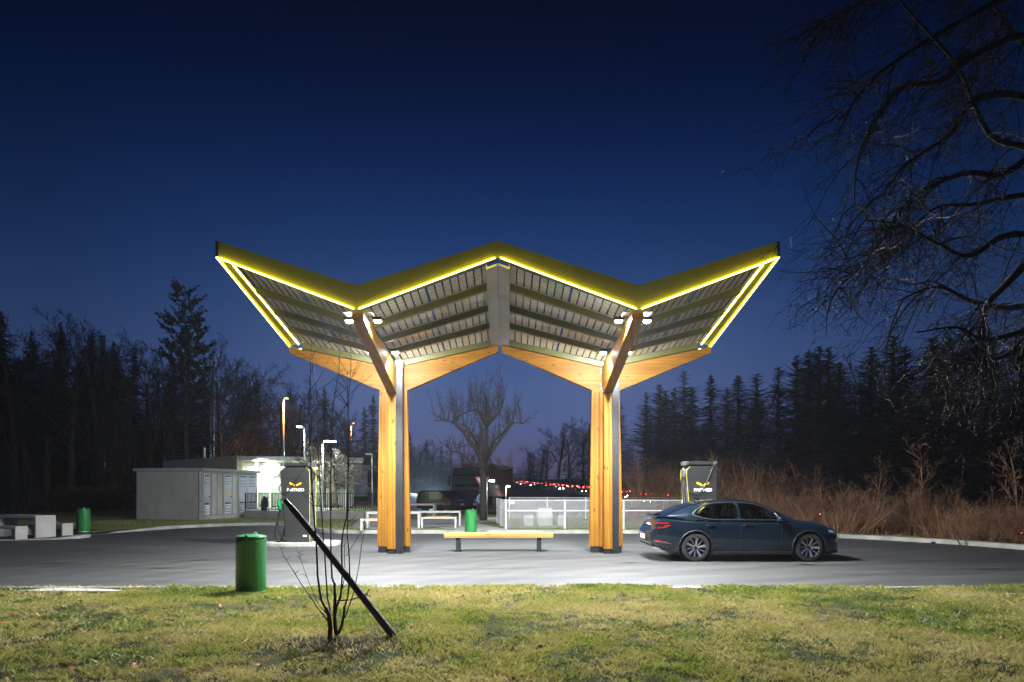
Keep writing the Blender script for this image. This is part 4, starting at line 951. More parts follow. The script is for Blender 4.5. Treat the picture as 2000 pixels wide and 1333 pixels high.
# ================================================================== TOILET BUILDING
tb = local('toilet_building', (-18.2, 46, 0), R(0), 'brightly lit flat roofed toilet pavilion behind the grey substation', 'building')
zf, zt = .50, 4.02
A_, B_, C_ = Vector((0, 0, 0)), Vector((-8.2, 6.4, 0)), Vector((7.5, 2.6, 0))
n_ = Vector((-2.6, 7.5, 0)).normalized()
side = MB().prism([A_ + UP * zf * 0, B_, B_ + UP * 3.9, A_ + UP * 4.02], Vector((.25, .32, 0))); side.build('side_wall', 'render_wall', tb)
MB().prism([A_ + n_ * 1.7 + Vector((0, 0, .0)), C_ + n_ * 1.7, C_ + n_ * 1.7 + UP * 3.62, A_ + n_ * 1.7 + UP * 3.62], n_ * .3).build('back_wall', 'cladding', tb)
MB().prism([A_ - n_ * .3 + Vector((.15, .25, 3.64)), C_ * .28 - n_ * .45 + UP * 3.64, C_ * 1.05 + n_ * .0 + UP * 3.64, C_ * 1.05 + n_ * 7 + UP * 3.64, B_ + n_ * 4 + UP * 3.64, A_ + Vector((-.0, .9, 3.64))], UP * .08).build('ceiling', 'cladding', tb)
MB().prism([A_ - n_ * .35 + Vector((.15, .2, 3.725)), C_ * .28 - n_ * .5 + UP * 3.725, C_ * 1.06 - n_ * .05 + UP * 3.725, C_ * 1.06 + n_ * 7 + UP * 3.725, B_ + n_ * 4 + UP * 3.725, A_ + Vector((0, .9, 3.725))], UP * .26).build('roof', 'roof_trim', tb)
MB().prism([A_ - n_ * .1 + UP * 0, C_ - n_ * .1, C_ + n_ * 1.7, A_ + n_ * 1.7], UP * .5).build('floor_slab', 'concrete', tb)
dirv = C_.normalized()
for k in range(9):
    p0 = A_ + dirv * (.30 + k * .86) + n_ * .25
    MB().prism([p0 + UP * zf, p0 + dirv * .20 + UP * zf, p0 + dirv * .20 + n_ * .12 + UP * zf, p0 + n_ * .12 + UP * zf], UP * (3.13)).build('post', 'cladding', tb)
    if k < 8:
        q0 = p0 + dirv * .2 + n_ * .06; q1 = q0 + dirv * .66
        fr_ = MB().prism([q0 + UP * (zf + .1), q1 + UP * (zf + .1), q1 + UP * 2.55, q0 + UP * 2.55], n_ * .02).build('glass_screen', 'frosted', tb)
        MB().prism([q0 + UP * 2.62, q1 + UP * 2.62, q1 + UP * 3.3, q0 + UP * 3.3], n_ * .02).build('upper_window', 'frosted', tb)
for k, (a, c) in enumerate(((2.2, .9), (5.2, .9))):
    ctr = A_ + dirv * a + n_ * c * .25
    MB().lathe([(.0, 3.56), (.26, 3.565), (.28, 3.60), (.28, 3.635)], (ctr.x, ctr.y, 0), 24).build('ceiling_light', 'ceiling_glow', tb)
    wp = Vector(tb.location) + ctr
    light('porch_light', 'POINT', (wp.x, wp.y, 3.20), 80, (.97, 1, .80), .25)
for a in (1.2, 4.4):
    c_ = Vector(tb.location) + A_ + dirv * a - n_ * .9; light('facade_fill', 'SPOT', (c_.x, c_.y, 3.5), 1600, (.96, 1, .88), .3, aim=(c_.x + .5, c_.y + 1.8, 1.5), spot=140)  # added fill spots without any fixture, brightening the pavilion front
st = MB().tube([(-3.6, 3.2, 4.0), (-3.6, 3.2, 4.75)], .11, 12).build('flue', 'galvanised', tb); MB().lathe([(.0, 4.95), (.16, 4.93), (.16, 4.83), (0, 4.8)], (-3.6, 3.2, 0), 12).build('flue_cap', 'black_steel', st)
# platform with wall + railing
WL = [Vector((-14.9, 38.9, 0)), Vector((-12.0, 37.2, 0)), Vector((-6.3, 36.8, 0))]
wm_ = MB()
for a, b_ in zip(WL[:-1], WL[1:]): wm_.beam(a + UP * .27, b_ + UP * .27, .22, .56)
tag(wm_.build('retaining_wall', 'wall_concrete'), 'low grey concrete wall below the dark bar railing', 'wall')
sheet('platform', [(-14.9, 39), (-12, 37.3), (-6.3, 36.9), (-6.2, 46), (-10.5, 48.5), (-18, 46), (-16.2, 42.6)], .50, 'lawn_far')
sheet('path', [(-14.9, 39.05), (-12, 37.35), (-10.2, 37.2), (-11.5, 47.5), (-18, 45.9), (-16, 42.8)], .506, 'paving')
rl = empty('bar_railing', (WL[0].x, WL[0].y, .55), 'dark steel railing of thin vertical bars along the low concrete wall', 'railing')
def rel(v): return Vector(v) - rl.location
posts = MB(); nb = 0
for a, b_ in zip(WL[:-1], WL[1:]):
    L = (b_ - a).length; d_ = (b_ - a).normalized()
    bars = MB(); N_ = int(L / .115)
    for k in range(N_):
        q = a + d_ * (k + .5) * L / N_; bars.beam(rel(q + UP * .62), rel(q + UP * 1.52), .030, .030, (0, 1, 0))
    bars.beam(rel(a + UP * 1.53), rel(b_ + UP * 1.53), .045, .03); bars.beam(rel(a + UP * .62), rel(b_ + UP * .62), .035, .02)
    bars.build('rail_panel', 'railing_dark', rl)
    for k in range(int(L / 1.9) + 1):
        q = a + d_ * min(L, k * 1.9); MB().beam(rel(q + UP * .45), rel(q + UP * 1.53), .045, .045, (0, 1, 0)).build('post', 'railing_dark', rl)
bl = MB(); bl.tube([(0, 0, .02), (0, .02, .35), (.05, 0, .62), (.02, 0, .85)], [.16, .2, .17, .06], 9)
bl.beam((-.12, 0, .55), (.25, .05, .80), .07, .07); bb = bl.build('cloth_sack', 'blue_cloth', smooth=True); bb.location = (-13.8, 38.8, .5)
tag(bb, 'dark blue cloth sack hanging at the railing beside the substation', 'sack')
# ================================================================== PICNIC TABLES
def portal(name, loc, rz, L, W, H, T, label, cat, group, wood_top=False):
    r = empty(name, loc, label, cat, rz, group)
    for sx_ in (-1, 1): MB().b2((sx_ * (L / 2 - T / 2) - T / 2, -W / 2, 0), (sx_ * (L / 2 - T / 2) + T / 2, W / 2, H - T - .002)).build('end_slab', 'table_concrete', r, bevel=.012)
    MB().b2((-L / 2, -W / 2, H - T), (L / 2, W / 2, H)).build('table_top' if H > .6 else 'seat', 'table_concrete', r, bevel=.012)
    if wood_top: MB().b2((-L / 2 + .2, -W / 2 + .03, H + .002), (L / 2 - .2, W / 2 - .03, H + .035)).build('wooden_pad', 'bench_wood', r, bevel=.005)
    return r
def along(px, py, z, rz, L, W):   # centre from the near right corner seen at px,py
    p = P(px, py, z); d_ = Vector((math.cos(rz), math.sin(rz), 0)); n_ = Vector((-d_.y, d_.x, 0)); return p - d_ * L / 2 + n_ * W / 2
GT, GB = 'concrete picnic tables', 'concrete picnic benches'
rz = R(159)  # long axis pointing left and away -> use right end as near corner
d_ = Vector((math.cos(rz), math.sin(rz), 0)); nrm_ = Vector((-d_.y, d_.x, 0)) * -1
def left_piece(px, py, L, W, H, T, label, cat, nm, grp):
    p = P(px, py, .02); c = p + d_ * L / 2 + nrm_ * W / 2; portal(nm, (c.x, c.y, .012), rz, L, W, H, T, label, cat, grp)
left_piece(70, 1051, 2.1, .74, .80, .10, 'big concrete picnic table at the far left edge of the lot', 'picnic table', 'picnic_table', GT)
left_piece(30, 1055, 2.0, .42, .46, .09, 'concrete bench in front of the far left picnic table', 'bench', 'picnic_bench', GB)
left_piece(122, 1047, 2.0, .42, .46, .09, 'concrete bench between the far left picnic table and its green bin', 'bench', 'picnic_bench', GB)
# middle sets
def mid(px0, px1, py, W, H, T, label, cat, nm, grp, rz=0, wt=False, z=.135):
    a = P(px0, py, z); b_ = P(px1, py, z); c = (a + b_) / 2; portal(nm, (c.x, c.y + W / 2, z), rz, (b_ - a).length, W, H, T, label, cat, grp, wt)
mid(714, 818, 1033, .72, .70, .10, 'white lit concrete picnic table standing behind the left pillar', 'picnic table', 'picnic_table', GT, R(6))
mid(703, 782, 1037, .42, .46, .09, 'white concrete bench in front of the table behind the left pillar', 'bench', 'picnic_bench', GB, R(6), True)
mid(818, 899, 1028, .72, .66, .08, 'concrete picnic table between the left pillar and the bright green bin', 'picnic table', 'picnic_table', GT, R(2))
mid(822, 891, 1032, .42, .46, .08, 'concrete bench before the picnic table near the bright green bin', 'bench', 'picnic_bench', GB, R(2), True)
mid(757, 850, 1012, .72, .80, .10, 'third concrete picnic table seen over the tables right of the left pillar', 'picnic table', 'picnic_table', GT, R(-4))
# tables inside / behind chain link
def endon(px0, px1, py, H, L, T, label, cat, nm, grp, z=.13):
    a = P(px0, py, z); b_ = P(px1, py, z); c = (a + b_) / 2; W = (b_ - a).length
    portal(nm, (c.x, c.y + L / 2, z), R(90), L, W, H, T, label, cat, grp)
endon(1051, 1079, 1027.5, .80, 2.0, .10, 'concrete picnic table seen end on behind the wire mesh fence', 'picnic table', 'picnic_table', GT)
endon(1024, 1042, 1027.5, .46, 1.9, .09, 'low concrete bench behind the mesh fence, left of the end on table', 'bench', 'picnic_bench', GB)
endon(1089, 1105, 1027.5, .46, 1.9, .09, 'low concrete bench behind the mesh fence, right of the end on table', 'bench', 'picnic_bench', GB)
# ================================================================== CHAIN LINK FENCE
FZ = .13; f0 = P(988, 1033, FZ); f1 = Vector((8.6, f0.y, 0)); f2 = P(971, 1022, FZ); H_ = 1.16
def mesh_fence(pts, label, step, rail=True, sgn=False):
    r = empty('mesh_fence', pts[0], label, 'fence'); o0 = Vector(pts[0])
    for a, b_ in zip(pts[:-1], pts[1:]):
        a, b_ = Vector(a), Vector(b_); a.z = b_.z = FZ; L = (b_ - a).length; d_ = (b_ - a).normalized()
        w_ = MB(); s_ = .075; N_ = int(L / s_)
        def clip(x0, z0, dx, dz):
            t = min((L - x0) / dx if dx > 0 else x0 / -dx, (H_ - z0) / dz); return x0 + dx * t, z0 + dz * t
        for k in range(-int(H_ / s_), N_):
            for dx in (1, -1):
                x0 = k * s_ if dx > 0 else k * s_ + H_; z0 = 0
                if dx > 0 and x0 < 0: z0 = -x0; x0 = 0
                if dx < 0 and x0 > L: z0 = x0 - L; x0 = L
                if z0 >= H_ - .01 or x0 < 0 or x0 > L: continue
                x1, z1 = clip(x0, z0, dx, 1)
                if abs(x1 - x0) < .02: continue
                w_.beam(a - o0 + d_ * x0 + UP * (z0 + .02), a - o0 + d_ * x1 + UP * (z1 + .02), .008, .008, (0, 1, 0) if abs(d_.y) < .7 else (1, 0, 0))
        w_.build('wire_mesh', 'fence_mesh', r, fix=False)
        rr = MB(); rr.tube([a - o0 + UP * (H_ + .01), b_ - o0 + UP * (H_ + .01)], .012, 6)
        if rail: rr.tube([a - o0 + UP * .74, b_ - o0 + UP * .74], .020, 6)
        rr.build('rail', 'white_paint', r)
        for k in range(int(L / step) + 1): MB().tube([a - o0 + d_ * k * step - UP * .14, a - o0 + d_ * k * step + UP * (H_ + .03)], .032, 8).build('post', 'white_paint', r)
    return r
fz = mesh_fence([f2, f0, (f1.x, f1.y, FZ)], 'silver wire mesh fence with white posts behind the right end of the bench', 2.42)
o0 = fz.location; MB().b2((f0.x - o0.x + .13, f0.y - o0.y - .03, H_ - .13), (f0.x - o0.x + .33, f0.y - o0.y - .015, H_ + .0)).build('notice_plate', 'white_paint', fz)
bk = P(1000, 1018, FZ); mesh_fence([(f2.x + .6, f2.y + 5, FZ), (10.5, f2.y + 4.2, FZ)], 'fainter second wire mesh fence standing behind the front one', 2.1, False)
# ================================================================== LAMP POSTS
def lamp(px, ptop, D, label, col, en, hw=.55, heads=1, side_=-1, r0=.06, zb=None, lm='lamp_white', cat='street lamp', head_only=False, name='street_lamp', grp=None, pole='galvanised', aim=None):
    t = Q(px, ptop, D); zb = g1(t.x, t.y) if zb is None else zb
    r = empty(name, (t.x, t.y, zb), label, cat, 0, grp); H = t.z - zb
    MB().tube([(0, 0, -.1), (0, 0, H)], [r0, r0 * .62], 10).build('pole', pole, r, smooth=True)
    MB().tube([(0, 0, H - .02), (side_ * hw, 0, H + .10)], .028, 6).build('arm', pole, r)
    h_ = MB().box((side_ * (hw + .18), 0, H + .10), (.40 if heads == 1 else .80, .26, .06)).build('lamp_head', pole, r, bevel=.02)
    for k in range(heads):
        x_ = side_ * (hw + .18) + (k - (heads - 1) / 2) * .42
        q = MB(); q.box((x_, 0, H + .045), (.30, .20, .035)); q.box((x_, -.135, H + .09), (.30, .01, .05)); q.build('lens', lm, h_)
    light('lamp_glow', 'SPOT', (t.x + side_ * (hw + .18), t.y, zb + H - .02), en, col, .12, aim=(t.x + side_ * (hw + .18) + .01, t.y - .5, 0) if aim is None else aim, spot=150)
    return r
WH, OR_ = (.80, .92, 1.0), (1, .45, .12)
l1 = lamp(595, 836, 44, 'tall white lamp post carrying a camera, above the left fast charger', WH, 900, .15, 1, -1, .075, 0)
c_ = l1; H = Q(595, 836, 44).z
MB().beam((0, 0, H - 2.35), (-.75, -.1, H - 2.75), .22, .2).build('camera', 'white_paint', c_, bevel=.02)
MB().b2((-.2, -.2, H - 3.45), (.16, .16, H - 2.9)).build('control_box', 'white_paint', c_, bevel=.02)
lamp(630, 865, 43, 'slim white lamp post with a bright double head, behind the sapling', WH, 1500, .30, 2, 1, .08, .5)
lamp(727, 890, 40, 'white lamp post just left of the left pillar', WH, 10, .02, 1, -1, .05, .13, name='signal_post', lm='galvanised', cat='post')
lamp(950.5, 942, 39, 'slim white lamp post standing right of the yield sign', WH, 260, .12, 1, 1, .045, .0)
lamp(988, 952, 62, 'small white lamp beyond the mesh fence corner', WH, 500, .02, 1, 1, .06, .0)
lamp(554, 780, 70, 'orange sodium lamp on a tall lattice mast above the toilet pavilion', OR_, 12000, .12, 1, 1, .11, 2.0, 'lamp_orange', name='street_lamp', pole='galvanised', aim=None)
lamp(686, 828, 105, 'distant orange lamp seen between the sapling stems', OR_, 2600, .1, 1, 1, .12, None, 'lamp_orange')
lamp(892, 926, 150, 'small faint orange lamp above the parked truck cab', OR_, 700, .1, 1, 1, .12, None, 'lamp_orange')
lamp(930, 917, 190, 'tiny orange lamp left of the central bare tree trunk', OR_, 700, .1, 1, 1, .12, None, 'lamp_orange')
for px_, py_, D_, lb in ((985, 922, 330, 'left one of the far orange lamps over the motorway bend'), (992, 922, 360, 'middle one of the far orange lamps over the motorway bend'), (999, 924, 390, 'right one of the far orange lamps over the motorway bend')):
    lamp(px_, py_, D_, lb, OR_, 1500, .2, 1, -1, .2, None, 'lamp_orange', grp='far orange lamps over the motorway')
# signal on mast
# ================================================================== RAILWAY MASTS (left)
def mast(px, ytop, D, label, arm):
    t = Q(px, ytop, D); zb = g1(t.x, t.y); r = empty('railway_mast', (t.x, t.y, zb), label, 'railway mast', 0, 'railway catenary masts'); H = t.z - zb
    for o_ in (-.14, .14): MB().b2((o_ - .05, -.12, 0), (o_ + .05, .12, H)).build('mast_rail', 'mast_steel', r)
    za = Q(px, 782, D).z - zb; L = arm
    b_ = MB(); b_.tube([(0, 0, za), (L * .66, 0, za + .1), (L * .78, 0, za - .35), (L * .92, 0, za - 1.1), (L * .92, 0, za - 2.4)], .05, 6); b_.tube([(0, 0, za - 2.5), (L * 1.1, 0, za - 2.3)], .02, 5); b_.build('bracket_arm', 'mast_steel', r)
    MB().tube([(0, -.1, za + 3.), (-2.2 if arm < 0 else 2.2, -.1, 0)], .02, 5).build('guy_wire', 'mast_steel', r)
mast(414, 690, 62, 'grey railway mast rising behind the toilet pavilion', -5.2)
mast(201, 655, 66, 'dim railway mast in front of the left wood', 5.2)
# ================================================================== ROAD SIGNS
rs = P(943, 1015, .1); sgp = Q(942, 975, 42)
r = empty('yield_sign', (sgp.x, sgp.y, 0), 'red edged white yield triangle above a round blue arrow sign by the bare tree', 'road sign')
MB().tube([(0, 0, -.1), (0, 0, 2.4)], .03, 8).build('pole', 'galvanised', r)
def tri(s_, y, name, mtl): MB().prism([(-s_, y, 2.25 + s_ * .577), (s_, y, 2.25 + s_ * .577), (0, y, 2.25 - s_ * 1.155)], (0, .01, 0)).build(name, mtl, r)
tri(.45, -.045, 'sign_border', 'sign_red'); tri(.31, -.058, 'sign_face', 'white_paint')
MB().lathe([(0, 0), (.33, 0), (.33, .012), (0, .012)], (0, -.045, 1.15), 32, 'y').build('sign_rim', 'white_paint', r)
bd = MB().lathe([(0, 0), (.30, 0), (.30, .01), (0, .01)], (0, -.057, 1.15), 32, 'y').build('blue_disc', 'sign_blue', r)
a_ = MB(); a_.beam((-.14, -.064, 1.28), (.06, -.064, 1.08), .07, .01, (0, 1, 0)); a_.prism([(.16, -.066, .98), (.15, -.066, 1.18), (-.04, -.066, .99)], (0, .006, 0)); a_.build('arrow', 'logo_white', bd)
# ================================================================== VEHICLES behind
def truck(loc, rz, label, cabm, trm, lenT=9, lit=False, name='semi_truck'):
    r = empty(name, loc, label, 'truck', rz, None)   # local -y is the front
    MB().prism([(-1.22, 0, .55), (-1.22, 2.2, .55), (-1.22, 2.2, 3.5), (-1.22, .45, 3.55), (-1.22, .08, 2.6), (-1.22, 0, 1.6)], (2.44, 0, 0)).build('cab', cabm, r, bevel=.06)
    MB().hexa([(-1.08, .05, 1.95), (1.08, .05, 1.95), (1.08, .26, 2.95), (-1.08, .26, 2.95), (-1.08, .0, 1.95), (1.08, .0, 1.95), (1.08, .2, 2.95), (-1.08, .2, 2.95)]).build('windscreen', 'car_glass', r)
    MB().b2((-1.0, -.04, .75), (1.0, .0, 1.7)).build('grille', 'black_steel', r, bevel=.02)
    for sx_ in (-1, 1):
        MB().b2((sx_ * .98 - .17, -.05, .72), (sx_ * .98 + .17, -.01, .95)).build('headlight', 'headlamp' if not lit else 'beam_white', r)
        MB().b2((sx_ * 1.42 - .1, .15, 2.0), (sx_ * 1.42 + .1, .25, 2.9)).build('mirror', 'black_steel', r, bevel=.02)
        for yy_ in (.9, 4.6, lenT, lenT + 1.2):
            MB().lathe([(.2, -.14), (.5, -.15), (.52, -.1), (.52, .1), (.5, .15), (.2, .14)], (0, 0, 0), 20, 'x').build('wheel', 'tyre', r).location = (sx_ * 1.05, yy_, .52)
    MB().b2((-1.25, 2.7, 1.1), (1.25, lenT + 2.5, 3.95)).build('trailer_box', trm, r, bevel=.03)
    MB().b2((-.5, 1.5, .7), (.5, lenT + 2.4, 1.05)).build('chassis', 'black_steel', r)
t_ = Q(909, 987, 56); truck((t_.x, 56, .0), R(-14), 'dark parked lorry cab with a rust red trailer left of the bare tree', 'truck_dark', 'truck_red')
t_ = Q(815, 970, 150); tr2 = truck((t_.x - .3, 162, 0), R(172), 'pale box lorry seen from behind right of the left pillar', 'truck_dark', 'truck_white', 8)
t_ = Q(716, 970, 62); truck((t_.x + 2.6, 62, 0), R(82), 'dim dark lorry side on behind the railing left of the left pillar', 'truck_dark', 'truck_white', 9)
def simple_car(name, loc, rz, label, paint, group=None, head=None, tail=None, kind='van', cat='car'):
    r = empty(name, loc, label, cat, rz, group)   # local +x is the front
    pr = [(-2.2, .35), (-2.2, .95), (-2.1, 1.45), (-1.7, 1.62), (.2, 1.62), (1.1, 1.05), (2.0, .85), (2.15, .6), (2.15, .3)] if kind == 'van' else [(-2.2, .35), (-2.2, .95), (-1.8, 1.05), (-1.1, 1.42), (.1, 1.42), (.95, .98), (2.0, .8), (2.15, .6), (2.15, .3)]
    MB().prism([(x, -.88, z) for x, z in pr], (0, 1.76, 0)).build('body', paint, r, bevel=.07)
    for sg in (-1, 1):
        MB().prism([(-1.9 if kind == 'van' else -1.2, sg * .882, 1.02), (.75, sg * .882, 1.02), (.15, sg * .882, 1.5 if kind == 'van' else 1.34), (-1.75 if kind == 'van' else -.95, sg * .882, 1.5 if kind == 'van' else 1.34)], (0, sg * .006, 0)).build('side_window', 'car_glass', r)
        for ux in (-1.35, 1.35): MB().lathe([(.2, -.1), (.31, -.1), (.33, 0), (.31, .1), (.2, .1)], (0, 0, 0), 20, 'y').build('wheel', 'tyre', r).location = (ux, sg * .80, .33)
        MB().b2((2.11, sg * .66 - .16, .60), (2.165, sg * .66 + .16, .76)).build('headlight', head or 'headlamp', r)
        MB().b2((-2.23, sg * .72 - .12, .78), (-2.17, sg * .72 + .12, 1.0)).build('tail_light', tail or 'tail_red', r)
    return r
t_ = Q(872, 1000, 49); v_ = simple_car('parked_van', (t_.x, 49, .01), R(-38), 'dark red estate car parked behind the concrete picnic tables', 'van_red'); v_.scale = (1, 1, 1.02)
t_ = Q(846, 978, 120); simple_car('parked_car', (t_.x, 120, .0), R(-88), 'car facing the camera with blazing white headlights, behind the picnic tables', 'far_car_paint', head='beam_white')
for s_ in (-.66, .66): light('headlight_beam', 'SPOT', (t_.x + s_, 117.6, .68), 40000, (.55, .78, 1), .07, aim=(t_.x + s_ + .3, 85, -.6), spot=120)
# motorway traffic
rgm = random.Random(4)
def on_hwy(y, off):
    x = float(np.interp(y, hy_y, hy_x)); z = float(np.interp(y, hy_y, hy_z)); x2 = float(np.interp(y + 5, hy_y, hy_x)); return (x + off, y, z + .06), math.atan2(5, x2 - x)
proto_r = proto_w = None
far_y = [52, 62, 80, 98, 118, 140, 160, 178, 190] + list(range(200, 410, 8))
for k, y_ in enumerate(far_y):
    for off in ((3, -1) if k % 2 else (3,)):
        loc, a = on_hwy(y_ + (7 if off < 0 else 0), off)
        if proto_r is None: o = proto_r = simple_car('motorway_car', loc, a, None, 'far_car_paint', 'cars driving away on the motorway', tail='beam_red', kind='car')
        else: o = copy_tree(proto_r)
        o.location = loc; o.rotation_euler.z = a; o['label'] = 'car with glowing red tail lights on the motorway behind the brush'; o['group'] = 'cars driving away on the motorway'
for k, y_ in enumerate([70, 84, 96, 108, 120, 132, 145, 158, 170, 182, 194, 206, 220, 235, 250, 265, 280, 292, 304, 316, 328, 340, 350, 360, 370, 380, 390, 400]):
    loc, a = on_hwy(y_, -6.5 if k % 2 else -9.5)
    if proto_w is None: o = proto_w = simple_car('motorway_car', loc, a, None, 'far_car_paint', 'oncoming cars on the motorway', head='beam_white', kind='car')
    else: o = copy_tree(proto_w)
    o.location = loc; o.rotation_euler.z = a + math.pi; o['label'] = 'oncoming car with white headlights on the motorway behind the brush'; o['group'] = 'oncoming cars on the motorway'
# ================================================================== LITTER
p = P(1819, 1060, 0); o = MB().tube([(0, 0, .033), (.12, .02, .033)], .033, 12).build('drink_can', 'can_blue', smooth=False); o.location = (p.x - .3, p.y - .5, 0); tag(o, 'small blue drink can lying by the right kerb', 'can')
def crumple(name, px, py, z, s_, mtl, label, cat):
    p = P(px, py, z); m_ = MB(); rg = random.Random(px); pts = []
    for i in range(7):
        for j in range(5): pts.append(((i / 6 - .5) * s_ * 2, (j / 4 - .5) * s_, s_ * .5 * rg.random() + .01))
    m_.add(pts, [(i * 5 + j, i * 5 + j + 1, (i + 1) * 5 + j + 1, (i + 1) * 5 + j) for i in range(6) for j in range(4)]); m_.f += []
    o = m_.build(name, mtl); o.location = p; so = o.modifiers.new('s', 'SOLIDIFY'); so.thickness = .003; return tag(o, label, cat)
crumple('paper_scrap', 1973, 1163, .06, .06, 'paper', 'crumpled white paper lying in the grass at the right edge', 'paper')
crumple('plastic_wrapper', 1183, 1078, .005, .07, 'paper', 'crumpled white wrapper at the foot of the right pillar', 'wrapper')
# pale grit on the asphalt
gr_ = MB(); rg = random.Random(8)
for k in range(170):
    x = rg.uniform(-13, 13); y = rg.uniform(12.3, 26); s_ = rg.uniform(.003, .009)
    gr_.box((x, y, s_ * .4), (s_ * 2, s_ * 1.5, s_ * .8), rg.random() * 3)
tag(gr_.build('gravel', 'concrete', fix=False), kind='stuff')
# fallen leaves in the grass
lv = MB()
for k in range(150):
    y = rg.uniform(5.6, 11.6); x = rg.uniform(-.78, .78) * y; a = rg.random() * 6; s_ = rg.uniform(.02, .042); t1 = rg.uniform(.01, .035)
    c = Vector((x, y, .06)); u_ = Vector((math.cos(a), math.sin(a), rg.uniform(-.3, .5))); v_ = Vector((-math.sin(a), math.cos(a), rg.uniform(-.2, .4)))
    lv.add([c - u_ * s_, c + v_ * s_ * .6 + UP * t1, c + u_ * s_ + UP * t1 * .4, c - v_ * s_ * .6], [(0, 1, 2, 3)])
tag(lv.build('fallen_leaves', 'leaf_orange', fix=False), kind='stuff')
# ================================================================== TREES
def rvec(rg): 
    v = Vector((rg.gauss(0, 1), rg.gauss(0, 1), rg.gauss(0, 1))); return v.normalized()
def grow(mb, tw, p, d, L, r, lvl, rg, cfg):
    """recursive limb: mb thick mesh, tw thin mesh"""
    n = cfg['seg'][lvl]; pts = [p.copy()]; rads = [r]; q = p.copy(); d = d.normalized(); kids = []
    for i in range(n):
        d = (d + rvec(rg) * cfg['wob'][lvl] + UP * cfg['up'][lvl]).normalized(); q = q + d * (L / n); pts.append(q.copy()); rr = r * (1 - (i + 1) / n * (1 - cfg['taper'][lvl])); rads.append(rr)
        kids.append((q.copy(), d.copy(), rr, (i + 1) / n))
    (mb if lvl < cfg['thick'] else tw).tube(pts, rads, 7 if lvl == 0 else (5 if lvl < cfg['thick'] else 3), cap=lvl == 0)
    if lvl + 1 >= len(cfg['seg']): return
    nc = cfg['kids'][lvl]
    for k in range(nc):
        t = cfg['start'][lvl] + (1 - cfg['start'][lvl]) * (k + rg.random()) / nc; i = min(n - 1, int(t * n)); a, dd, rr, _ = kids[i]; a = pts[i] + (pts[i + 1] - pts[i]) * (t * n - i)
        side = dd.cross(rvec(rg)).normalized(); ang = R(rg.uniform(*cfg['ang'][lvl])); nd = dd * math.cos(ang) + side * math.sin(ang)
        grow(mb, tw, a, nd, L * cfg['len'][lvl] * rg.uniform(.65, 1.15) * (1 - .35 * t), max(rr * cfg['rk'][lvl], cfg['rmin']), lvl + 1, rg, cfg)
BARE = dict(seg=[7, 6, 5, 4, 3], wob=[.07, .15, .2, .25, .3], up=[.02, .07, .08, .08, .06], taper=[.35, .25, .3, .4, .5], thick=2, kids=[11, 8, 7, 4], start=[.28, .2, .15, .1], ang=[(28, 60), (25, 60), (25, 65), (25, 60)], len=[.55, .52, .5, .5], rk=[.5, .5, .55, .6], rmin=.012)
def bare_proto(seed, H=10, cfg=BARE, r0=.22, tm='bark', cm='bare_twig', lean=.0):
    rg = random.Random(seed); a = MB(); t = MB(); c = dict(cfg); grow(a, t, Vector((0, 0, -.1)), Vector((lean, 0, 1)), H * .8, r0, 0, rg, c)
    top = max(v[2] for v in t.v + a.v); k = H / top
    for m_ in (a, t): m_.v = [(v[0] * k, v[1] * k, v[2] * k) for v in m_.v]
    A = a.build('trunk', tm, fix=False, smooth=True); T = t.build('crown', cm, fix=False); ra, rt = A.data, T.data; bpy.data.objects.remove(A); bpy.data.objects.remove(T); return ra, rt, H
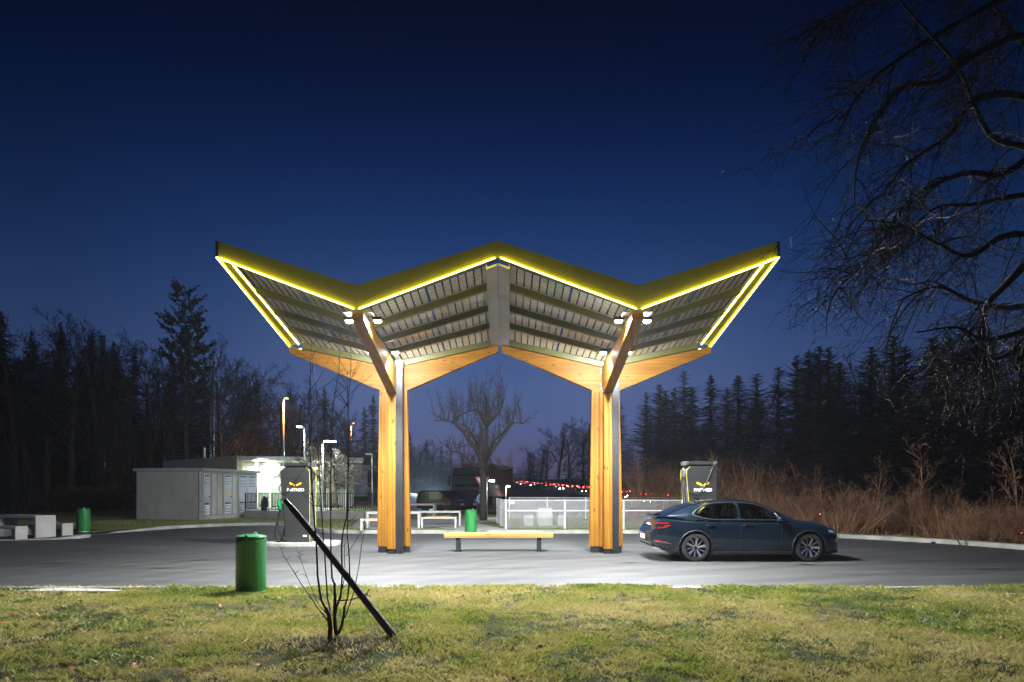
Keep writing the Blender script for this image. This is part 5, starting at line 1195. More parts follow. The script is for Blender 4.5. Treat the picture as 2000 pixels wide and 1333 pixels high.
def conifer_proto(seed, H=10, kind='spruce'):
    rg = random.Random(seed); t = MB(); t.tube([(0, 0, -.3), (0, 0, H * .5), (0, 0, H * .98)], [H * .017, H * .010, .012], 7); c = MB()
    nb = {'spruce': 520, 'larch': 420, 'pine': 120}[kind]
    for k in range(nb):
        f = rg.random() ** .85; z = H * (.10 + .88 * f) if kind != 'pine' else H * (.3 + .69 * f)
        if kind == 'pine': L = H * .19 * (math.sin(min(1, (1 - f) * 1.25 + .12) * 2.2) ** .7) * rg.uniform(.55, 1.15)
        else: L = H * (.155 if kind == 'larch' else .17) * (1 - f) ** .68 * rg.uniform(.3, 1.2) * (.62 + .5 * math.sin(f * 17 + seed) ** 2 * (1 + .5 * math.sin(k * 2.4 + f * 9))) + H * .010
        a = k * 2.4 + rg.uniform(-.5, .5); dx = Vector((math.cos(a), math.sin(a), 0)); up0 = {'spruce': rg.uniform(-.35, .35), 'larch': rg.uniform(-.2, .75), 'pine': rg.uniform(.0, .45)}[kind]
        n = 7; pts = []; base = Vector((0, 0, z))
        for i in range(n + 1):
            s_ = i / n; pts.append(base + dx * L * s_ + UP * (L * (up0 * s_ - (.35 if kind == 'spruce' else .18) * s_ * s_ + (.25 * s_ ** 3))))
        t.tube(pts, [H * .0028 * (1 - i / n) + .008 for i in range(n + 1)], 3, cap=False)
        m_ = {'spruce': 15, 'larch': 10, 'pine': 46}[kind]
        for j in range(m_):
            s_ = rg.uniform(.12 if kind != 'pine' else .4, 1.03); i = min(n - 1, int(s_ * n)); q = pts[i].lerp(pts[i + 1], min(1, s_ * n - i)); sd = Vector((-dx.y, dx.x, 0)) * rg.uniform(-1, 1)
            wl_ = L * {'spruce': .22, 'larch': .22, 'pine': .30}[kind] * (1.15 - s_ * .6); hang = -rg.uniform(.1, .7) if kind == 'spruce' else (rg.uniform(-.5, .3) if kind == 'larch' else rg.uniform(-.25, .5))
            e = q + (sd * 1.2 + dx * rg.uniform(.1, .8)).normalized() * wl_ * rg.uniform(.4, 1) + UP * hang * wl_; w_ = (e - q).cross(rvec(rg)); 
            if w_.length < 1e-5: continue
            w_ = w_.normalized() * wl_ * {'spruce': .13, 'larch': .075, 'pine': .16}[kind]
            c.add([q - w_ * .6, q.lerp(e, .55) - w_, e, q.lerp(e, .6) + w_], [(0, 1, 2, 3)])
    T = t.build('trunk', 'bark', fix=False); C = c.build('crown', 'needles' if kind != 'larch' else 'needles_dull', fix=False); a_, b_ = T.data, C.data; bpy.data.objects.remove(T); bpy.data.objects.remove(C); return a_, b_, H
PR = {}
for k, sd in enumerate((3, 14)): PR['bare%d' % k] = bare_proto(sd, 10)
for k, sd in enumerate((5, 9)): PR['spruce%d' % k] = conifer_proto(sd, 10, 'spruce')
for k, sd in enumerate((15, 29)): PR['larch%d' % k] = conifer_proto(sd, 10, 'larch')
PR['pine0'] = conifer_proto(77, 10, 'pine')
rgt = random.Random(42); NT = 0
def tree(kind, px, ytop, D, label=None, group=None, wide=1.0, name=None):
    global NT
    k = kind + str(rgt.randrange(2) if kind + '1' in PR else 0); tr_, cr_, H = PR[k]; t = Q(px, ytop, D); zb = g1(t.x, t.y) - .1; s = (t.z - zb) / H
    nm = name or {'bare': 'bare_tree', 'spruce': 'spruce_tree', 'larch': 'larch_tree', 'pine': 'pine_tree'}[kind]
    r = empty(nm, (t.x, t.y, zb), label, 'tree', rgt.random() * 6.28, group); r.scale = (s * wide, s * wide, s)
    for n_, me in (('trunk', tr_), ('crown', cr_)): o = bpy.data.objects.new(n_, me); COL.objects.link(o); o.parent = r
    return r
GL, GR_, GM = 'trees of the left wood', 'trees of the right wood', 'trees of the far middle wood'
LB = {('bare', 'L'): ('bare leafless tree in the dark wood on the left', 'bare trees of the left wood'), ('spruce', 'L'): ('dark spruce in the wood on the left', 'spruces of the left wood'), ('larch', 'L'): ('thin dark larch in the wood on the left', 'larches of the left wood'),
      ('bare', 'R'): ('bare leafless tree in the dark wood on the right', 'bare trees of the right wood'), ('spruce', 'R'): ('dark spruce in the wood on the right', 'spruces of the right wood'), ('larch', 'R'): ('wispy dark larch in the wood on the right', 'larches of the right wood'),
      ('bare', 'M'): ('hazy bare tree in the far wood between the pillars', 'bare trees between the pillars'), ('spruce', 'M'): ('hazy spruce in the far wood between the pillars', 'spruces between the pillars')}
def T(kind, side, px, yt, D, w_=1.0): tree(kind, px, yt, D, LB[(kind, side)][0], LB[(kind, side)][1], w_)
for px, yt, k, D in [(-30, 612, 'spruce', 62), (2, 600, 'spruce', 66), (28, 622, 'bare', 60), (58, 628, 'bare', 64), (62, 640, 'spruce', 72), (92, 606, 'bare', 62), (118, 622, 'spruce', 70), (140, 622, 'bare', 60), (165, 618, 'bare', 68), (178, 648, 'spruce', 72), (196, 628, 'bare', 62),
                     (214, 632, 'bare', 70), (222, 660, 'spruce', 62), (250, 664, 'bare', 66), (262, 672, 'spruce', 70), (292, 668, 'bare', 62), (318, 682, 'bare', 70), (336, 690, 'spruce', 75), (408, 650, 'bare', 68), (430, 668, 'bare', 64), (398, 720, 'spruce', 70),
                     (452, 700, 'bare', 72), (476, 712, 'bare', 76), (500, 735, 'spruce', 76), (524, 728, 'bare', 78), (552, 732, 'bare', 82), (582, 730, 'bare', 80), (604, 760, 'bare', 84), (634, 752, 'spruce', 88), (660, 768, 'bare', 92), (690, 785, 'bare', 96), (712, 792, 'spruce', 100), (729, 768, 'spruce', 104), (748, 800, 'spruce', 104)]:
    T(k, 'L', px, yt, D)
tree('pine', 362, 551, 58, 'tall layered pine towering over the left wood', None, .58)
tree('spruce', 368, 640, 60, 'broad dark spruce right under the tall layered pine', None, 1.2)
for px, yt, k, D in [(770, 815, 'spruce', 150), (800, 842, 'spruce', 170), (815, 858, 'bare', 160), (833, 856, 'spruce', 180), (846, 860, 'bare', 170), (862, 868, 'spruce', 190), (884, 872, 'bare', 190), (905, 876, 'bare', 200), (925, 884, 'spruce', 210),
                     (1034, 884, 'spruce', 430), (1044, 868, 'bare', 420), (1056, 872, 'bare', 400), (1068, 850, 'bare', 390), (1090, 816, 'bare', 350), (1112, 830, 'bare', 350), (1140, 812, 'bare', 330), (1152, 826, 'spruce', 330), (1172, 815, 'bare', 330), (1190, 800, 'spruce', 320)]:
    T(k, 'M', px, yt, D, 1.25 if k == 'spruce' else 1.2)
def DR(px): return min(320, 51 * 1333 / (px - 990) + 6)
for px, yt, k, D in [(1210, 780, 'larch', 92), (1230, 768, 'larch', 90), (1248, 775, 'spruce', 92), (1262, 760, 'larch', 84), (1288, 738, 'larch', 84), (1300, 760, 'spruce', 86), (1318, 745, 'larch', 80), (1336, 716, 'larch', 78), (1352, 742, 'spruce', 80), (1371, 702, 'larch', 76), (1388, 722, 'spruce', 78),
                     (1404, 700, 'larch', 76), (1420, 740, 'larch', 74), (1442, 724, 'spruce', 78), (1458, 742, 'bare', 74), (1478, 716, 'larch', 72), (1500, 728, 'spruce', 74), (1520, 705, 'larch', 72), (1542, 676, 'spruce', 72), (1556, 690, 'larch', 70), (1580, 684, 'spruce', 72), (1600, 660, 'larch', 68), (1618, 672, 'larch', 70), (1640, 690, 'spruce', 72),
                     (1662, 700, 'bare', 70), (1685, 664, 'bare', 66), (1702, 668, 'larch', 70), (1722, 672, 'spruce', 70), (1745, 642, 'larch', 66), (1768, 672, 'larch', 68), (1800, 660, 'spruce', 66), (1822, 648, 'spruce', 64), (1850, 640, 'spruce', 66), (1880, 650, 'larch', 64), (1905, 636, 'spruce', 64), (1940, 650, 'larch', 64), (1968, 640, 'spruce', 62), (2000, 630, 'spruce', 62), (2030, 640, 'larch', 62)]:
    if int(px) % 3 == 0 and k != 'bare': continue
    T(k, 'R', px, yt + rgt.uniform(-4, 14), DR(px) + (D % 7), rgt.uniform(1.5, 2.5) if k != 'bare' else 1.2)
# dense mass of the woods behind the skyline trees: one object per wood
def mass(name, spec, label=None):
    # merged low copies of the conifer crowns
    V = []; Fq = []; off = 0
    for kind, px, yt, D, wd in spec:
        _, me, H = PR[kind]; t = Q(px, yt, D); zb = g1(t.x, t.y) - .2; s = (t.z - zb) / H; n = len(me.vertices); co_ = np.empty(n * 3); me.vertices.foreach_get('co', co_); co_ = co_.reshape(-1, 3); a = rgt.random() * 6.28
        Rm = np.array([[math.cos(a), -math.sin(a), 0], [math.sin(a), math.cos(a), 0], [0, 0, 1]]); c2 = (co_ @ Rm.T) * np.array([s * wd, s * wd, s]) + np.array([t.x, t.y, zb]); V.append(c2)
        ids = np.empty(len(me.loops), dtype=np.int32); me.loops.foreach_get('vertex_index', ids); Fq.append(ids.reshape(-1, 4) + off); off += n
    V = np.concatenate(V); Fq = np.concatenate(Fq); me = bpy.data.meshes.new(name); me.vertices.add(len(V)); me.vertices.foreach_set('co', V.ravel()); me.loops.add(Fq.size); me.loops.foreach_set('vertex_index', Fq.ravel().astype(np.int32))
    me.polygons.add(len(Fq)); me.polygons.foreach_set('loop_start', np.arange(len(Fq), dtype=np.int32) * 4); me.polygons.foreach_set('loop_total', np.full(len(Fq), 4, dtype=np.int32)); me.update(); me.materials.append(MATS['needles'])
    o = bpy.data.objects.new(name, me); COL.objects.link(o); return tag(o, kind='stuff')
lx = [0, 100, 215, 260, 340, 400, 450, 560, 640, 760]; ly = [670, 672, 690, 722, 732, 722, 745, 775, 800, 830]
spec = []
for k in range(46): px = -40 + 800 * (k + rgt.random()) / 46; spec.append(('spruce%d' % rgt.randrange(2), px, np.interp(px, lx, ly) + rgt.uniform(0, 60), rgt.uniform(70, 82) + px * .05, 1.7))
for k in range(40): px = -40 + 800 * (k + rgt.random()) / 40; spec.append(('spruce%d' % rgt.randrange(2), px, np.interp(px, lx, ly) + rgt.uniform(110, 180), rgt.uniform(62, 70) + px * .05, 2.6))
mass('forest', spec)
rx = [1010, 1090, 1150, 1210, 1260, 1340, 1400, 1500, 1560, 1700, 1850, 2050]; ry = [900, 860, 855, 820, 800, 770, 765, 770, 730, 715, 695, 690]
spec = []
for k in range(50): px = 1070 + 980 * (k + rgt.random()) / 50; spec.append(('spruce%d' % rgt.randrange(2), px, np.interp(px, rx, ry) + rgt.uniform(0, 60), DR(px) + 6 + rgt.uniform(0, 8), 1.5))
for k in range(46): px = 1090 + 960 * (k + rgt.random()) / 46; spec.append(('spruce%d' % rgt.randrange(2), px, np.interp(px, rx, ry) + rgt.uniform(80, 130), DR(px) + 3 + rgt.uniform(0, 5), 2.6))
mass('forest', spec)
spec = []
for k in range(26): px = 740 + 330 * (k + rgt.random()) / 26; spec.append(('spruce%d' % rgt.randrange(2), px, np.interp(px, [740, 850, 930, 1000, 1070], [850, 880, 905, 905, 880]) + rgt.uniform(0, 12), rgt.uniform(205, 240), 3.2))
mass('forest', spec)
# central pruned tree
def pruned(px, D, z0):
    rg = random.Random(6); base = Vector(((px - CX) * D / F, D, z0)); r = empty('bare_tree', base, 'lone bare pruned tree with upright whips between the pillars', 'tree'); a = MB(); t = MB()
    k_ = D / F
    def W(x, y, dy=0): return Vector(((x - px) * k_, dy, EYE + (HY - y) * k_ - z0))
    limbs = [([(944, 1016), (944, 985), (945, 950), (943, 915)], [.22, .19, .18, .17], 0), ([(945, 915), (949, 880), (950, 850), (950, 832)], [.12, .11, .10, .09], .1), ([(942, 915), (938, 880), (941, 855), (942, 837)], [.13, .12, .10, .09], -.3),
             ([(942, 905), (925, 870), (905, 845), (888, 828), (872, 824), (853, 828)], [.10, .09, .075, .06, .04, .02], -.8), ([(939, 895), (928, 860), (915, 840), (900, 822)], [.09, .07, .05, .03], .8),
             ([(950, 832), (940, 815), (932, 800), (915, 802), (895, 812), (880, 828)], [.10, .08, .06, .05, .035, .02], .3), ([(950, 832), (962, 820), (975, 806), (985, 780)], [.11, .09, .07, .035], -.2), ([(947, 905), (962, 880), (985, 850), (1003, 828), (1022, 832)], [.11, .09, .07, .045, .02], -.6),
             ([(948, 900), (965, 860), (985, 842), (1000, 820)], [.08, .06, .045, .02], .7), ([(948, 918), (960, 905), (980, 918), (1005, 915)], [.07, .05, .035, .015], -1.0), ([(941, 912), (920, 905), (900, 885), (880, 880), (866, 868)], [.08, .06, .05, .03, .015], .3), ([(940, 880), (915, 870), (890, 878)], [.06, .04, .015], -.5), ([(950, 832), (950, 800), (948, 770)], [.09, .06, .02], .2)]
    for pts, rd, dy in limbs:
        n = len(pts); P3 = [W(x, y, dy * i / (n - 1) * 1.6) for i, (x, y) in enumerate(pts)]; sp = [Vector(q) for q in P3]; a.tube(sp, rd, 7)
        if rd[0] > .2: continue
        for j in range(n - 1):
            for q_ in range(7):
                s_ = rg.random(); c = sp[j].lerp(sp[j + 1], s_); L = rg.uniform(.55, 1.35) * (1.4 if W(0, 850).z < c.z else .7); d_ = (UP * 1.0 + rvec(rg) * .38).normalized() if rg.random() < .65 else (rvec(rg) + UP * .3).normalized()
                if L > .9 and d_.z < .6: L *= .6
                grow(a, t, c, d_, L, .016, 0, rg, dict(seg=[5, 4, 3], wob=[.10, .2, .2], up=[.06, .05, .02], taper=[.35, .4, .5], thick=0, kids=[8, 4], start=[.15, .1], ang=[(20, 50), (25, 60)], len=[.35, .4], rk=[.7, .7], rmin=.006))
    a.build('trunk', 'bark', r, smooth=True, fix=False); t.build('crown', 'bark', r, fix=False)
pruned(944, 36, .12)
# pale trees near the lamp behind the sapling
for k, (px, yt, D, w_, lb) in enumerate(((654, 855, 45, 1.7, 'pale lamp lit bare tree behind the railing, thick trunk'), (632, 875, 46, 1.3, 'slender lamp lit bare tree touching the white lamp post'), (612, 880, 48, 1.6, 'bushy bare tree right behind the left fast charger'))):
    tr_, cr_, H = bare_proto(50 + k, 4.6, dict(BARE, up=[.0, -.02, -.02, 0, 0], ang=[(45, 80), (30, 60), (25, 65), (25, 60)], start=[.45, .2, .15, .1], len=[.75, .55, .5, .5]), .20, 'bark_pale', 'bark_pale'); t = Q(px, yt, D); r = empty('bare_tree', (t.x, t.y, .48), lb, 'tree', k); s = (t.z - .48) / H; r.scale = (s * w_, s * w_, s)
    for n_, me in (('trunk', tr_), ('crown', cr_)): o = bpy.data.objects.new(n_, me); COL.objects.link(o); o.parent = r
# left dark shrub clumps lit dim orange
SH = []
def shrub_proto(seed, stems, H, spread, m_, rr=.018, bushy=3):
    rg = random.Random(seed); a = MB()
    for k in range(stems):
        an = rg.random() * 6.28; ra = rg.random() ** .5 * spread * .35; p = Vector((math.cos(an) * ra, math.sin(an) * ra, -.1)); d = (UP + Vector((math.cos(an), math.sin(an), 0)) * rg.choice((.05, .15, .3, .45, .9)) + rvec(rg) * .14).normalized(); h = H * rg.uniform(.45, 1.0)
        grow(a, a, p, d, h, rr * rg.uniform(.6, 1.3), 0, rg, dict(seg=[6, 4, 3], wob=[.09, .2, .25], up=[.03, .06, .04], taper=[.3, .4, .5], thick=1, kids=[bushy, 3], start=[.25, .2], ang=[(20, 60), (25, 70)], len=[.42, .45], rk=[.6, .7], rmin=.005))
    top = max(v[2] for v in a.v); a.v = [(v[0], v[1], v[2] * H / top) for v in a.v]; o = a.build('bare_shrub', m_, fix=False); me = o.data; bpy.data.objects.remove(o); return me
SH = [shrub_proto(s_, 17, 3.2, 1.9, 'brush_bark', .022, 6) for s_ in (1, 2, 3)]
SHD = [shrub_proto(21, 26, 3.2, 1.7, 'bare_twig', .02, 5)]
THK = [shrub_proto(s_, 60, 1.7, 2.6, 'brush_bark', .012, 5) for s_ in (11, 12)]
rb_ = random.Random(9)
def shrub(me, x, y, H, s, label, group, nm='bare_shrub', cat='shrub'):
    o = bpy.data.objects.new(nm, me); COL.objects.link(o); o.location = (x, y, g1(x, y) if not (y < 44 and abs(x) < 15) else 0.05); o.rotation_euler.z = rb_.random() * 6.28; o.scale = (s, s, H); return tag(o, label, cat, group)
GS = 'coppiced shrubs of the brush'
def zpt(px, D): return ((px - CX) * D / F, D)
for k in range(44):
    px = 1215 + 830 * (k + rb_.random()) / 44; D = rb_.uniform(24.6, 29) if px > 1620 else rb_.uniform(28.5, 33)
    if px > 1800: D = rb_.uniform(22.5, 27.5)
    if px > 1900: D = rb_.uniform(21.3, 26)
    x, y = zpt(px, D); h = rb_.choice((.42, .5, .6, .7, .9)) if px < 1700 else rb_.choice((.42, .5, .6, .7))
    if x < 8.6 and y < 33.5: y += 4.8
    shrub(SH[k % 3], x, y, h, rb_.uniform(.7, 1.15), 'bare reddish brown coppiced shrub in the brush right of the canopy', GS)
for k in range(24):
    px = 1215 + 830 * (k + rb_.random()) / 24; D = rb_.uniform(25.5, 31) if px > 1620 else rb_.uniform(27.6, 30.5)
    if px > 1800: D = rb_.uniform(22.3, 27.0)
    if px > 1900: D = rb_.uniform(20.9, 24)
    x, y = zpt(px, D)
    if x < 8.6 and y < 33.5: y += 5
    shrub(THK[k % 2], x, y, rb_.uniform(.4, .85), rb_.uniform(.8, 1.2), 'low bare thicket of twigs behind the right kerb', 'low thickets behind the right kerb')
for k in range(46):   # deeper, greyer rows
    px = 1230 + 810 * (k + rb_.random()) / 46; D = rb_.uniform(34, 44); x, y = zpt(px, D); shrub(SH[k % 3], x, y, rb_.uniform(.8, 1.25), 1.3, 'bare shrub deeper in the brush, half dark', 'darker shrubs deeper in the brush')
for px, yt, D, lb in ((1795, 848, 27, 'forked bare young tree rising out of the brush, right half'), (1990, 842, 23, 'bare young tree at the right edge above the kerb'), (1712, 878, 30, 'straight thin young tree in the brush right of the car'), (1395, 880, 31, 'tall thin bare sapling right behind the right charger')):
    tr_, cr_, H = bare_proto(int(px), 4.2, dict(BARE, seg=[6, 5, 4, 3], kids=[8, 5, 3], up=[.03, .10, .08, .06]), .055, 'brush_bark', 'brush_bark'); t = Q(px, yt, D); zb = g1(t.x, t.y); r = empty('young_tree', (t.x, t.y, zb), lb, 'young tree', 1.0); s = (t.z - zb) / H; r.scale = (s, s, s)
    for n_, me in (('trunk', tr_), ('crown', cr_)): o = bpy.data.objects.new(n_, me); COL.objects.link(o); o.parent = r
# middle brush between the pillars (behind the fence) and far left bushes
for k in range(16):
    px = 968 + 190 * (k + rb_.random()) / 16; D = rb_.uniform(44, 56); x, y = zpt(px, D); shrub(SH[k % 3], x, y, rb_.uniform(.22, .42), 1.3, 'grey brown bush between the mesh fence and the motorway', 'bushes beyond the mesh fence')
for px, D, h, s in ((40, 42, 1.9, 2.2), (10, 46, 2.0, 2.4), (90, 48, 1.4, 1.8)): x, y = zpt(px, D); o = shrub(SHD[0], x, y, h * .8, s * .8, {40: 'arching dark bush behind the far left picnic table', 10: 'dark bush cut by the left edge, behind the picnic table', 90: 'smaller dark bush left of the green bin on the lawn'}[px], None)
for k in range(12):
    px = 430 + 130 * (k + rb_.random()) / 12; D = rb_.uniform(56, 64); x, y = zpt(px, D); shrub(SH[k % 3], x, y, rb_.uniform(1.6, 2.3), 1.7, 'rusty lit bush behind the toilet pavilion, under the orange lamp', 'bushes lit by the orange lamp')
for k in range(18):
    px = 110 + 170 * (k + rb_.random()) / 18; D = rb_.uniform(52, 58); x, y = zpt(px, D); shrub(THK[k % 2], x, y, 1.3, 1.2, 'barely visible thicket at the back of the left lawn', 'dark thickets behind the left lawn')
# undergrowth carpet behind the kerb
ug_ = MB(); rg = random.Random(17)
for k in range(5200):
    px = rg.uniform(1215, 2060); D = rg.uniform(21, 30); x, y = zpt(px, D); ky = float(np.interp(x, [5, 9, 11.8, 13.7, 14.9, 15.3], [27.2, 26.7, 25.0, 22.9, 20.2, 16]))
    if y < ky + .15 and x < 15.3: continue
    if x < 8.8 and y < 32: continue
    d = (UP * rg.uniform(.2, 1) + rvec(rg) * .8); d.z = abs(d.z); L = rg.uniform(.15, .55); c = Vector((x, y, .02 if x < 20 else g1(x, y))); w_ = d.cross(rvec(rg)).normalized() * .012; ug_.add([c - w_, c + w_, c + d * L], [(0, 1, 2)])
tag(ug_.build('undergrowth', 'brush_bark', fix=False), kind='stuff')
# ================================================================== SAPLING (foreground)
sb = Vector(((655 - CX) * 7.75 / F, 7.75, .06)); sap = empty('young_tree', sb, 'leafless multi stemmed sapling in the front grass beside the leaning stake', 'young tree')
def SW(px, py, dy): D = 7.75 + dy; return Vector(((px - CX) * D / F, D, EYE + (HY - py) * D / F)) - sb
STEMS = [([(644, 1256), (645, 1225), (642, 1200), (637, 1188)], .030, .024, 0, 0), ([(660, 1254), (655, 1225), (653, 1205), (655, 1168), (654, 1139)], .026, .017, 0, .02), ([(655, 1252), (668, 1222), (672, 1200), (673, 1184)], .019, .014, 0, -.03),
 ([(637, 1190), (627, 1172), (621, 1126), (618, 1063), (615, 1021), (612, 990), (609, 943), (605, 880), (604, 825), (605, 757), (607, 712), (608, 664)], .015, .003, .0, -.35),
 ([(644, 1215), (645, 1192), (640, 1168), (634, 1084), (630, 1031), (627, 982), (624, 927), (622, 870), (620, 780), (616, 746), (610, 717), (612, 690)], .012, .003, .05, .25),
 ([(655, 1145), (648, 1130), (647, 1095), (646, 1063), (646, 1000), (646, 927), (647, 870), (650, 802), (656, 760), (661, 735), (664, 690), (665, 638)], .012, .003, .02, .05),
 ([(654, 1205), (658, 1185), (665, 1168), (669, 1126), (667, 1063), (670, 1038), (677, 1010), (679, 950), (681, 900), (682, 814), (681, 780), (684, 735), (686, 701), (684, 676)], .013, .003, .02, -.15),
 ([(673, 1188), (680, 1164), (684, 1126), (682, 1084), (678, 1042), (680, 1000), (679, 900), (678, 825), (679, 757), (679, 724)], .011, .003, -.03, .40),
 ([(674, 1208), (691, 1157), (701, 1105), (706, 1067), (712, 1038), (713, 1000), (714, 972)], .007, .002, -.03, -.2),
 ([(641, 1214), (618, 1185), (592, 1147), (571, 1113), (556, 1088), (546, 1066)], .008, .002, 0, -.45), ([(647, 1208), (622, 1183), (603, 1136), (588, 1096), (578, 1066)], .006, .002, 0, .3),
 ([(655, 1190), (668, 1150), (675, 1120), (672, 1090), (674, 1060)], .007, .004, 0, .2)]
rg = random.Random(12); tr_m = MB(); stems = []
for idx, (pts, r0, r1, d0, d1) in enumerate(STEMS):
    n = len(pts); P3 = [SW(x + rg.uniform(-.6, .6), y, d0 + (d1 - d0) * i / (n - 1)) for i, (x, y) in enumerate(pts)]; rd = [r0 + (r1 - r0) * (i / (n - 1)) ** .7 for i in range(n)]
    b_ = MB(); b_.tube(P3, rd, 7)
    for i in range(1, n - 1):
        for q in range(3 if i > n * .3 else 1):   # knobbly buds
            c = P3[i].lerp(P3[i + 1], rg.random()); u_ = rvec(rg) * rd[i] * 1.0; b_.tube([c, c + u_ + UP * .012], [rd[i] * .8, .002], 4)
    if idx > 2 and idx < 8:
        for q in range(11):
            i = rg.randrange(int(n * .35), n - 1); c = P3[i].lerp(P3[i + 1], rg.random()); sd = rg.choice((-1, 1)); d_ = Vector((sd * rg.uniform(.5, 1.2), rg.uniform(-.6, .6), rg.uniform(.5, 1.2))).normalized(); L = rg.uniform(.12, .42)
            e1 = c + d_ * L * .5 + rvec(rg) * .02; e2 = c + d_ * L + UP * .03; b_.tube([c, e1, e2], [rd[i] * .55, .003, .0018], 4); b_.tube([e2, e2 + rvec(rg) * .008 + UP * .01], [.004, .002], 4)
    elif idx > 8:
        for q in range(5): i = rg.randrange(1, n - 1); c = P3[i].lerp(P3[i + 1], rg.random()); b_.tube([c, c + Vector((rg.choice((-1, 1)) * .05, rg.uniform(-.03, .03), .04))], [.003, .0015], 4)
    b_.build('trunk' if idx < 3 else 'stem', 'sapling_bark', sap, smooth=True, fix=False)
# leaning stake
s0 = SW(556, 976, .02) + sb; s1 = SW(778, 1252, .12) + sb; stk = MB(); n = 14; P3 = []; 
for i in range(n + 1): f = i / n; P3.append(s0.lerp(s1, f) + Vector((0, 0, .012 * math.sin(f * 5))))
dd = (s1 - s0).normalized()
sk = MB().tube([P3[0] - dd * .0] + P3[1:-1] + [P3[-1]], [.024] + [.034 + .012 * (i / n) for i in range(1, n)] + [.02], 12).build('wooden_stake', 'stake_wood', smooth=True, fix=False); tag(sk, 'dark round wooden stake leaning across the foreground sapling', 'stake')
t0, t1 = SW(709, 1165, .09) + sb, SW(657, 1174, .0) + sb
tm = MB().tube([t1, t1.lerp(t0, .5) - UP * .015, t0], .007, 6); tm.tube([t0 + Vector((-.045, 0, -.01)), t0 + Vector((0, -.055, .01)), t0 + Vector((.05, 0, .03)), t0 + Vector((0, .055, .02)), t0 + Vector((-.045, 0, -.01))], .009, 6); tm.tube([t0 + Vector((.04, -.02, .02)), t0 + Vector((.08, -.03, .09))], .007, 5); tm.tube([t0 + Vector((.04, -.02, .02)), t0 + Vector((.10, -.02, .0))], .006, 5)
tag(tm.build('tie_rope', 'sapling_bark', smooth=True, fix=False), 'dark tie rope knotted round the leaning stake and the sapling', 'rope')
# ================================================================== OVERHANGING TREE (top right)
rg = random.Random(31); ob = Vector((9.6, 9.8, 0)); ov = empty('bare_tree', ob, 'big dark overhanging bare tree with drooping branches at the top right', 'tree'); a = MB(); t = MB()
def OW(px, py, D): return Q(px, py, D) - ob
a.tube([(0, 0, -.2), (-.05, 0, 2.0), (-.1, .1, 4.2), (-.2, .2, 6.3), (-.5, .3, 8.5)], [.34, .28, .25, .2, .12], 10)
LIMBS = [[(2120, 690, 9.6), (2030, 670, 9.2), (1990, 680, 8.8), (1950, 700, 8.4), (1900, 705, 8.2), (1850, 690, 8.0)], [(2120, 560, 9.6), (2040, 600, 9.0), (2000, 680, 8.4), (1990, 760, 8.2)], [(2140, 180, 9.8), (1980, 330, 9.2), (1880, 340, 9.0), (1780, 390, 8.8), (1700, 500, 8.7), (1640, 560, 8.6)], [(2100, -20, 9.8), (1900, -60, 9.3), (1760, -40, 9.0), (1660, 20, 8.9), (1600, 60, 8.8)], [(2120, 90, 9.8), (2000, 70, 9.2), (1900, 110, 8.8), (1835, 160, 8.6), (1760, 170, 8.4), (1720, 220, 8.2), (1690, 270, 8.1), (1672, 330, 8.0), (1668, 400, 7.9)],
         [(2150, 280, 9.8), (2000, 190, 9.4), (1900, 200, 9.0), (1860, 260, 8.8), (1800, 300, 8.7), (1760, 330, 8.6), (1725, 380, 8.5)],
         [(2140, 480, 9.8), (2040, 460, 9.4), (1960, 462, 9.0), (1915, 490, 8.8), (1880, 500, 8.6), (1820, 470, 8.4), (1760, 440, 8.2), (1690, 430, 8.0)],
         [(2120, 330, 9.8), (2010, 290, 9.6), (1930, 260, 9.2), (1870, 130, 8.8), (1790, 40, 8.6), (1740, -20, 8.4)], [(2160, 640, 9.8), (2050, 640, 9.2), (1990, 650, 8.6), (1920, 665, 8.2), (1870, 640, 8.0), (1790, 650, 7.9)],
         [(2050, 470, 9.3), (1960, 560, 8.8), (1925, 600, 8.4), (1920, 650, 8.2), (1925, 720, 8.1)], [(2100, 10, 9.8), (1990, -10, 9.4), (1880, 40, 9.0), (1750, 120, 8.8), (1690, 170, 8.7), (1650, 230, 8.6)], [(2150, 400, 9.9), (2020, 380, 9.8), (1900, 400, 9.6), (1820, 410, 9.4), (1740, 500, 9.2)],
         [(2090, 560, 9.7), (1990, 600, 9.3), (1900, 590, 9.0), (1830, 560, 8.8), (1750, 590, 8.7)], [(2120, 200, 9.8), (2040, 130, 9.9), (1960, 40, 10.0), (1900, -60, 10.1)]]
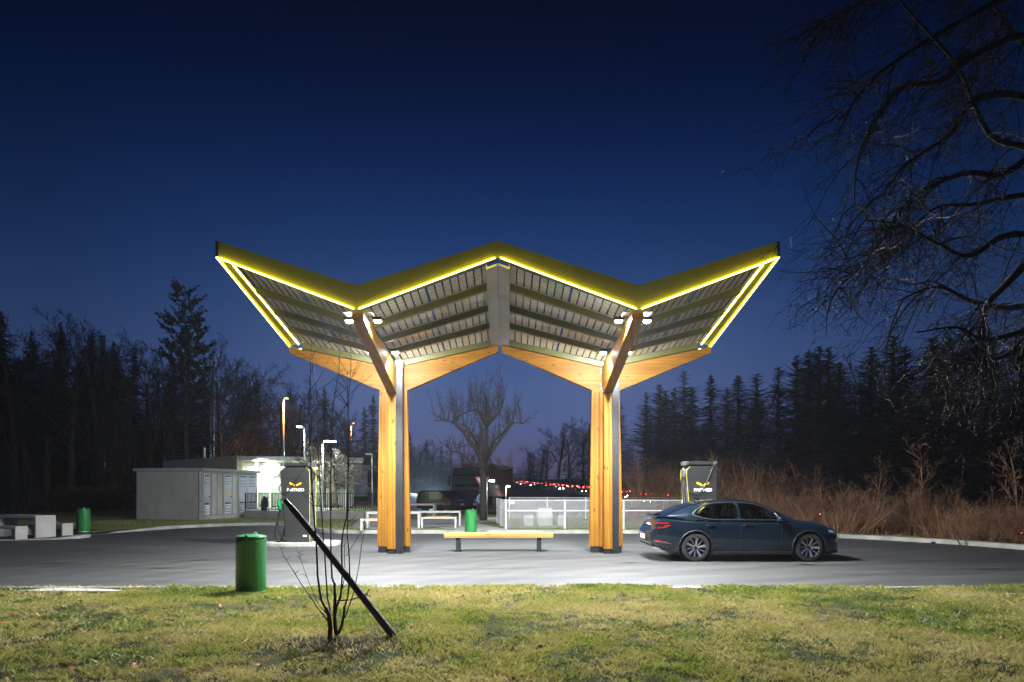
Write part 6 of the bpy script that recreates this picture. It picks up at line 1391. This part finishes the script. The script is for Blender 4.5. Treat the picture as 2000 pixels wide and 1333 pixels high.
def droop(c, d, L, r, lv):
    n = 7; q = c.copy(); d = d.normalized(); pts = [q.copy()]; rd = [r]
    for i in range(n):
        f = i / n; d = (d + UP * (-.26 if f < .5 else .22) + rvec(rg) * .12).normalized(); q = q + d * (L / n); pts.append(q.copy()); rd.append(r * (1 - .75 * (i + 1) / n))
    t.tube(pts, rd, 4 if r > .008 else 3, cap=False)
    if lv > 0:
        for k in range(5 if lv == 1 else 4):
            i = rg.randrange(1, n); side = Vector((rg.uniform(-1, .5), rg.uniform(-.8, .8), rg.uniform(-.5, .5))); droop(pts[i].copy(), side, L * rg.uniform(.35, .65), max(rd[i] * .6, .0028), lv - 1)
    for k in range(2):   # buds
        i = rg.randrange(1, n + 1); t.tube([pts[i], pts[i] + rvec(rg) * .02], [.004, .002], 3, cap=False)
for L_ in LIMBS:
    P3 = [OW(*q) for q in L_]; n = len(P3); r0 = .062; sp = []
    for i in range(n - 1):
        A, B, C, D_ = P3[max(i - 1, 0)], P3[i], P3[i + 1], P3[min(i + 2, n - 1)]
        for j in range(4): u_ = j / 4; sp.append(.5 * ((2 * B) + (C - A) * u_ + (2 * A - 5 * B + 4 * C - D_) * u_ * u_ + (3 * B - A - 3 * C + D_) * u_ ** 3))
    sp.append(P3[-1]); m_ = len(sp); a.tube(sp, [r0 * (1 - .86 * (i / (m_ - 1)) ** .8) for i in range(m_)], 6)
    for k in range(30 if L_[0][1] < 500 else 15):
        i = rg.randrange(int(m_ * .18), m_); d_ = Vector((rg.uniform(-1.1, .35), rg.uniform(-.7, .7), rg.uniform(-.75, .6))); droop(sp[min(i, m_ - 1)].copy(), d_, rg.uniform(.5, 1.5), rg.uniform(.007, .014), 2)
a.build('trunk', 'overhang_bark', ov, smooth=True, fix=False); t.build('crown', 'overhang_bark', ov, fix=False)
# low hanging twigs catching the light
hz = MB(); 
# ================================================================== HAZE
if HAZE > 0:
    m = bpy.data.materials.new('haze_air'); m.use_nodes = True; nt = m.node_tree; nt.nodes.clear(); o_ = nt.nodes.new('ShaderNodeOutputMaterial'); v_ = nt.nodes.new('ShaderNodeVolumePrincipled')
    v_.inputs['Color'].default_value = (.85, .88, .92, 1); v_.inputs['Density'].default_value = HAZE; v_.inputs['Anisotropy'].default_value = .35; nt.links.new(v_.outputs[0], o_.inputs['Volume']); MATS['haze_air'] = m
    tag(MB().b2((-180, -30, -8), (180, 640, 48)).build('haze', m), kind='stuff')
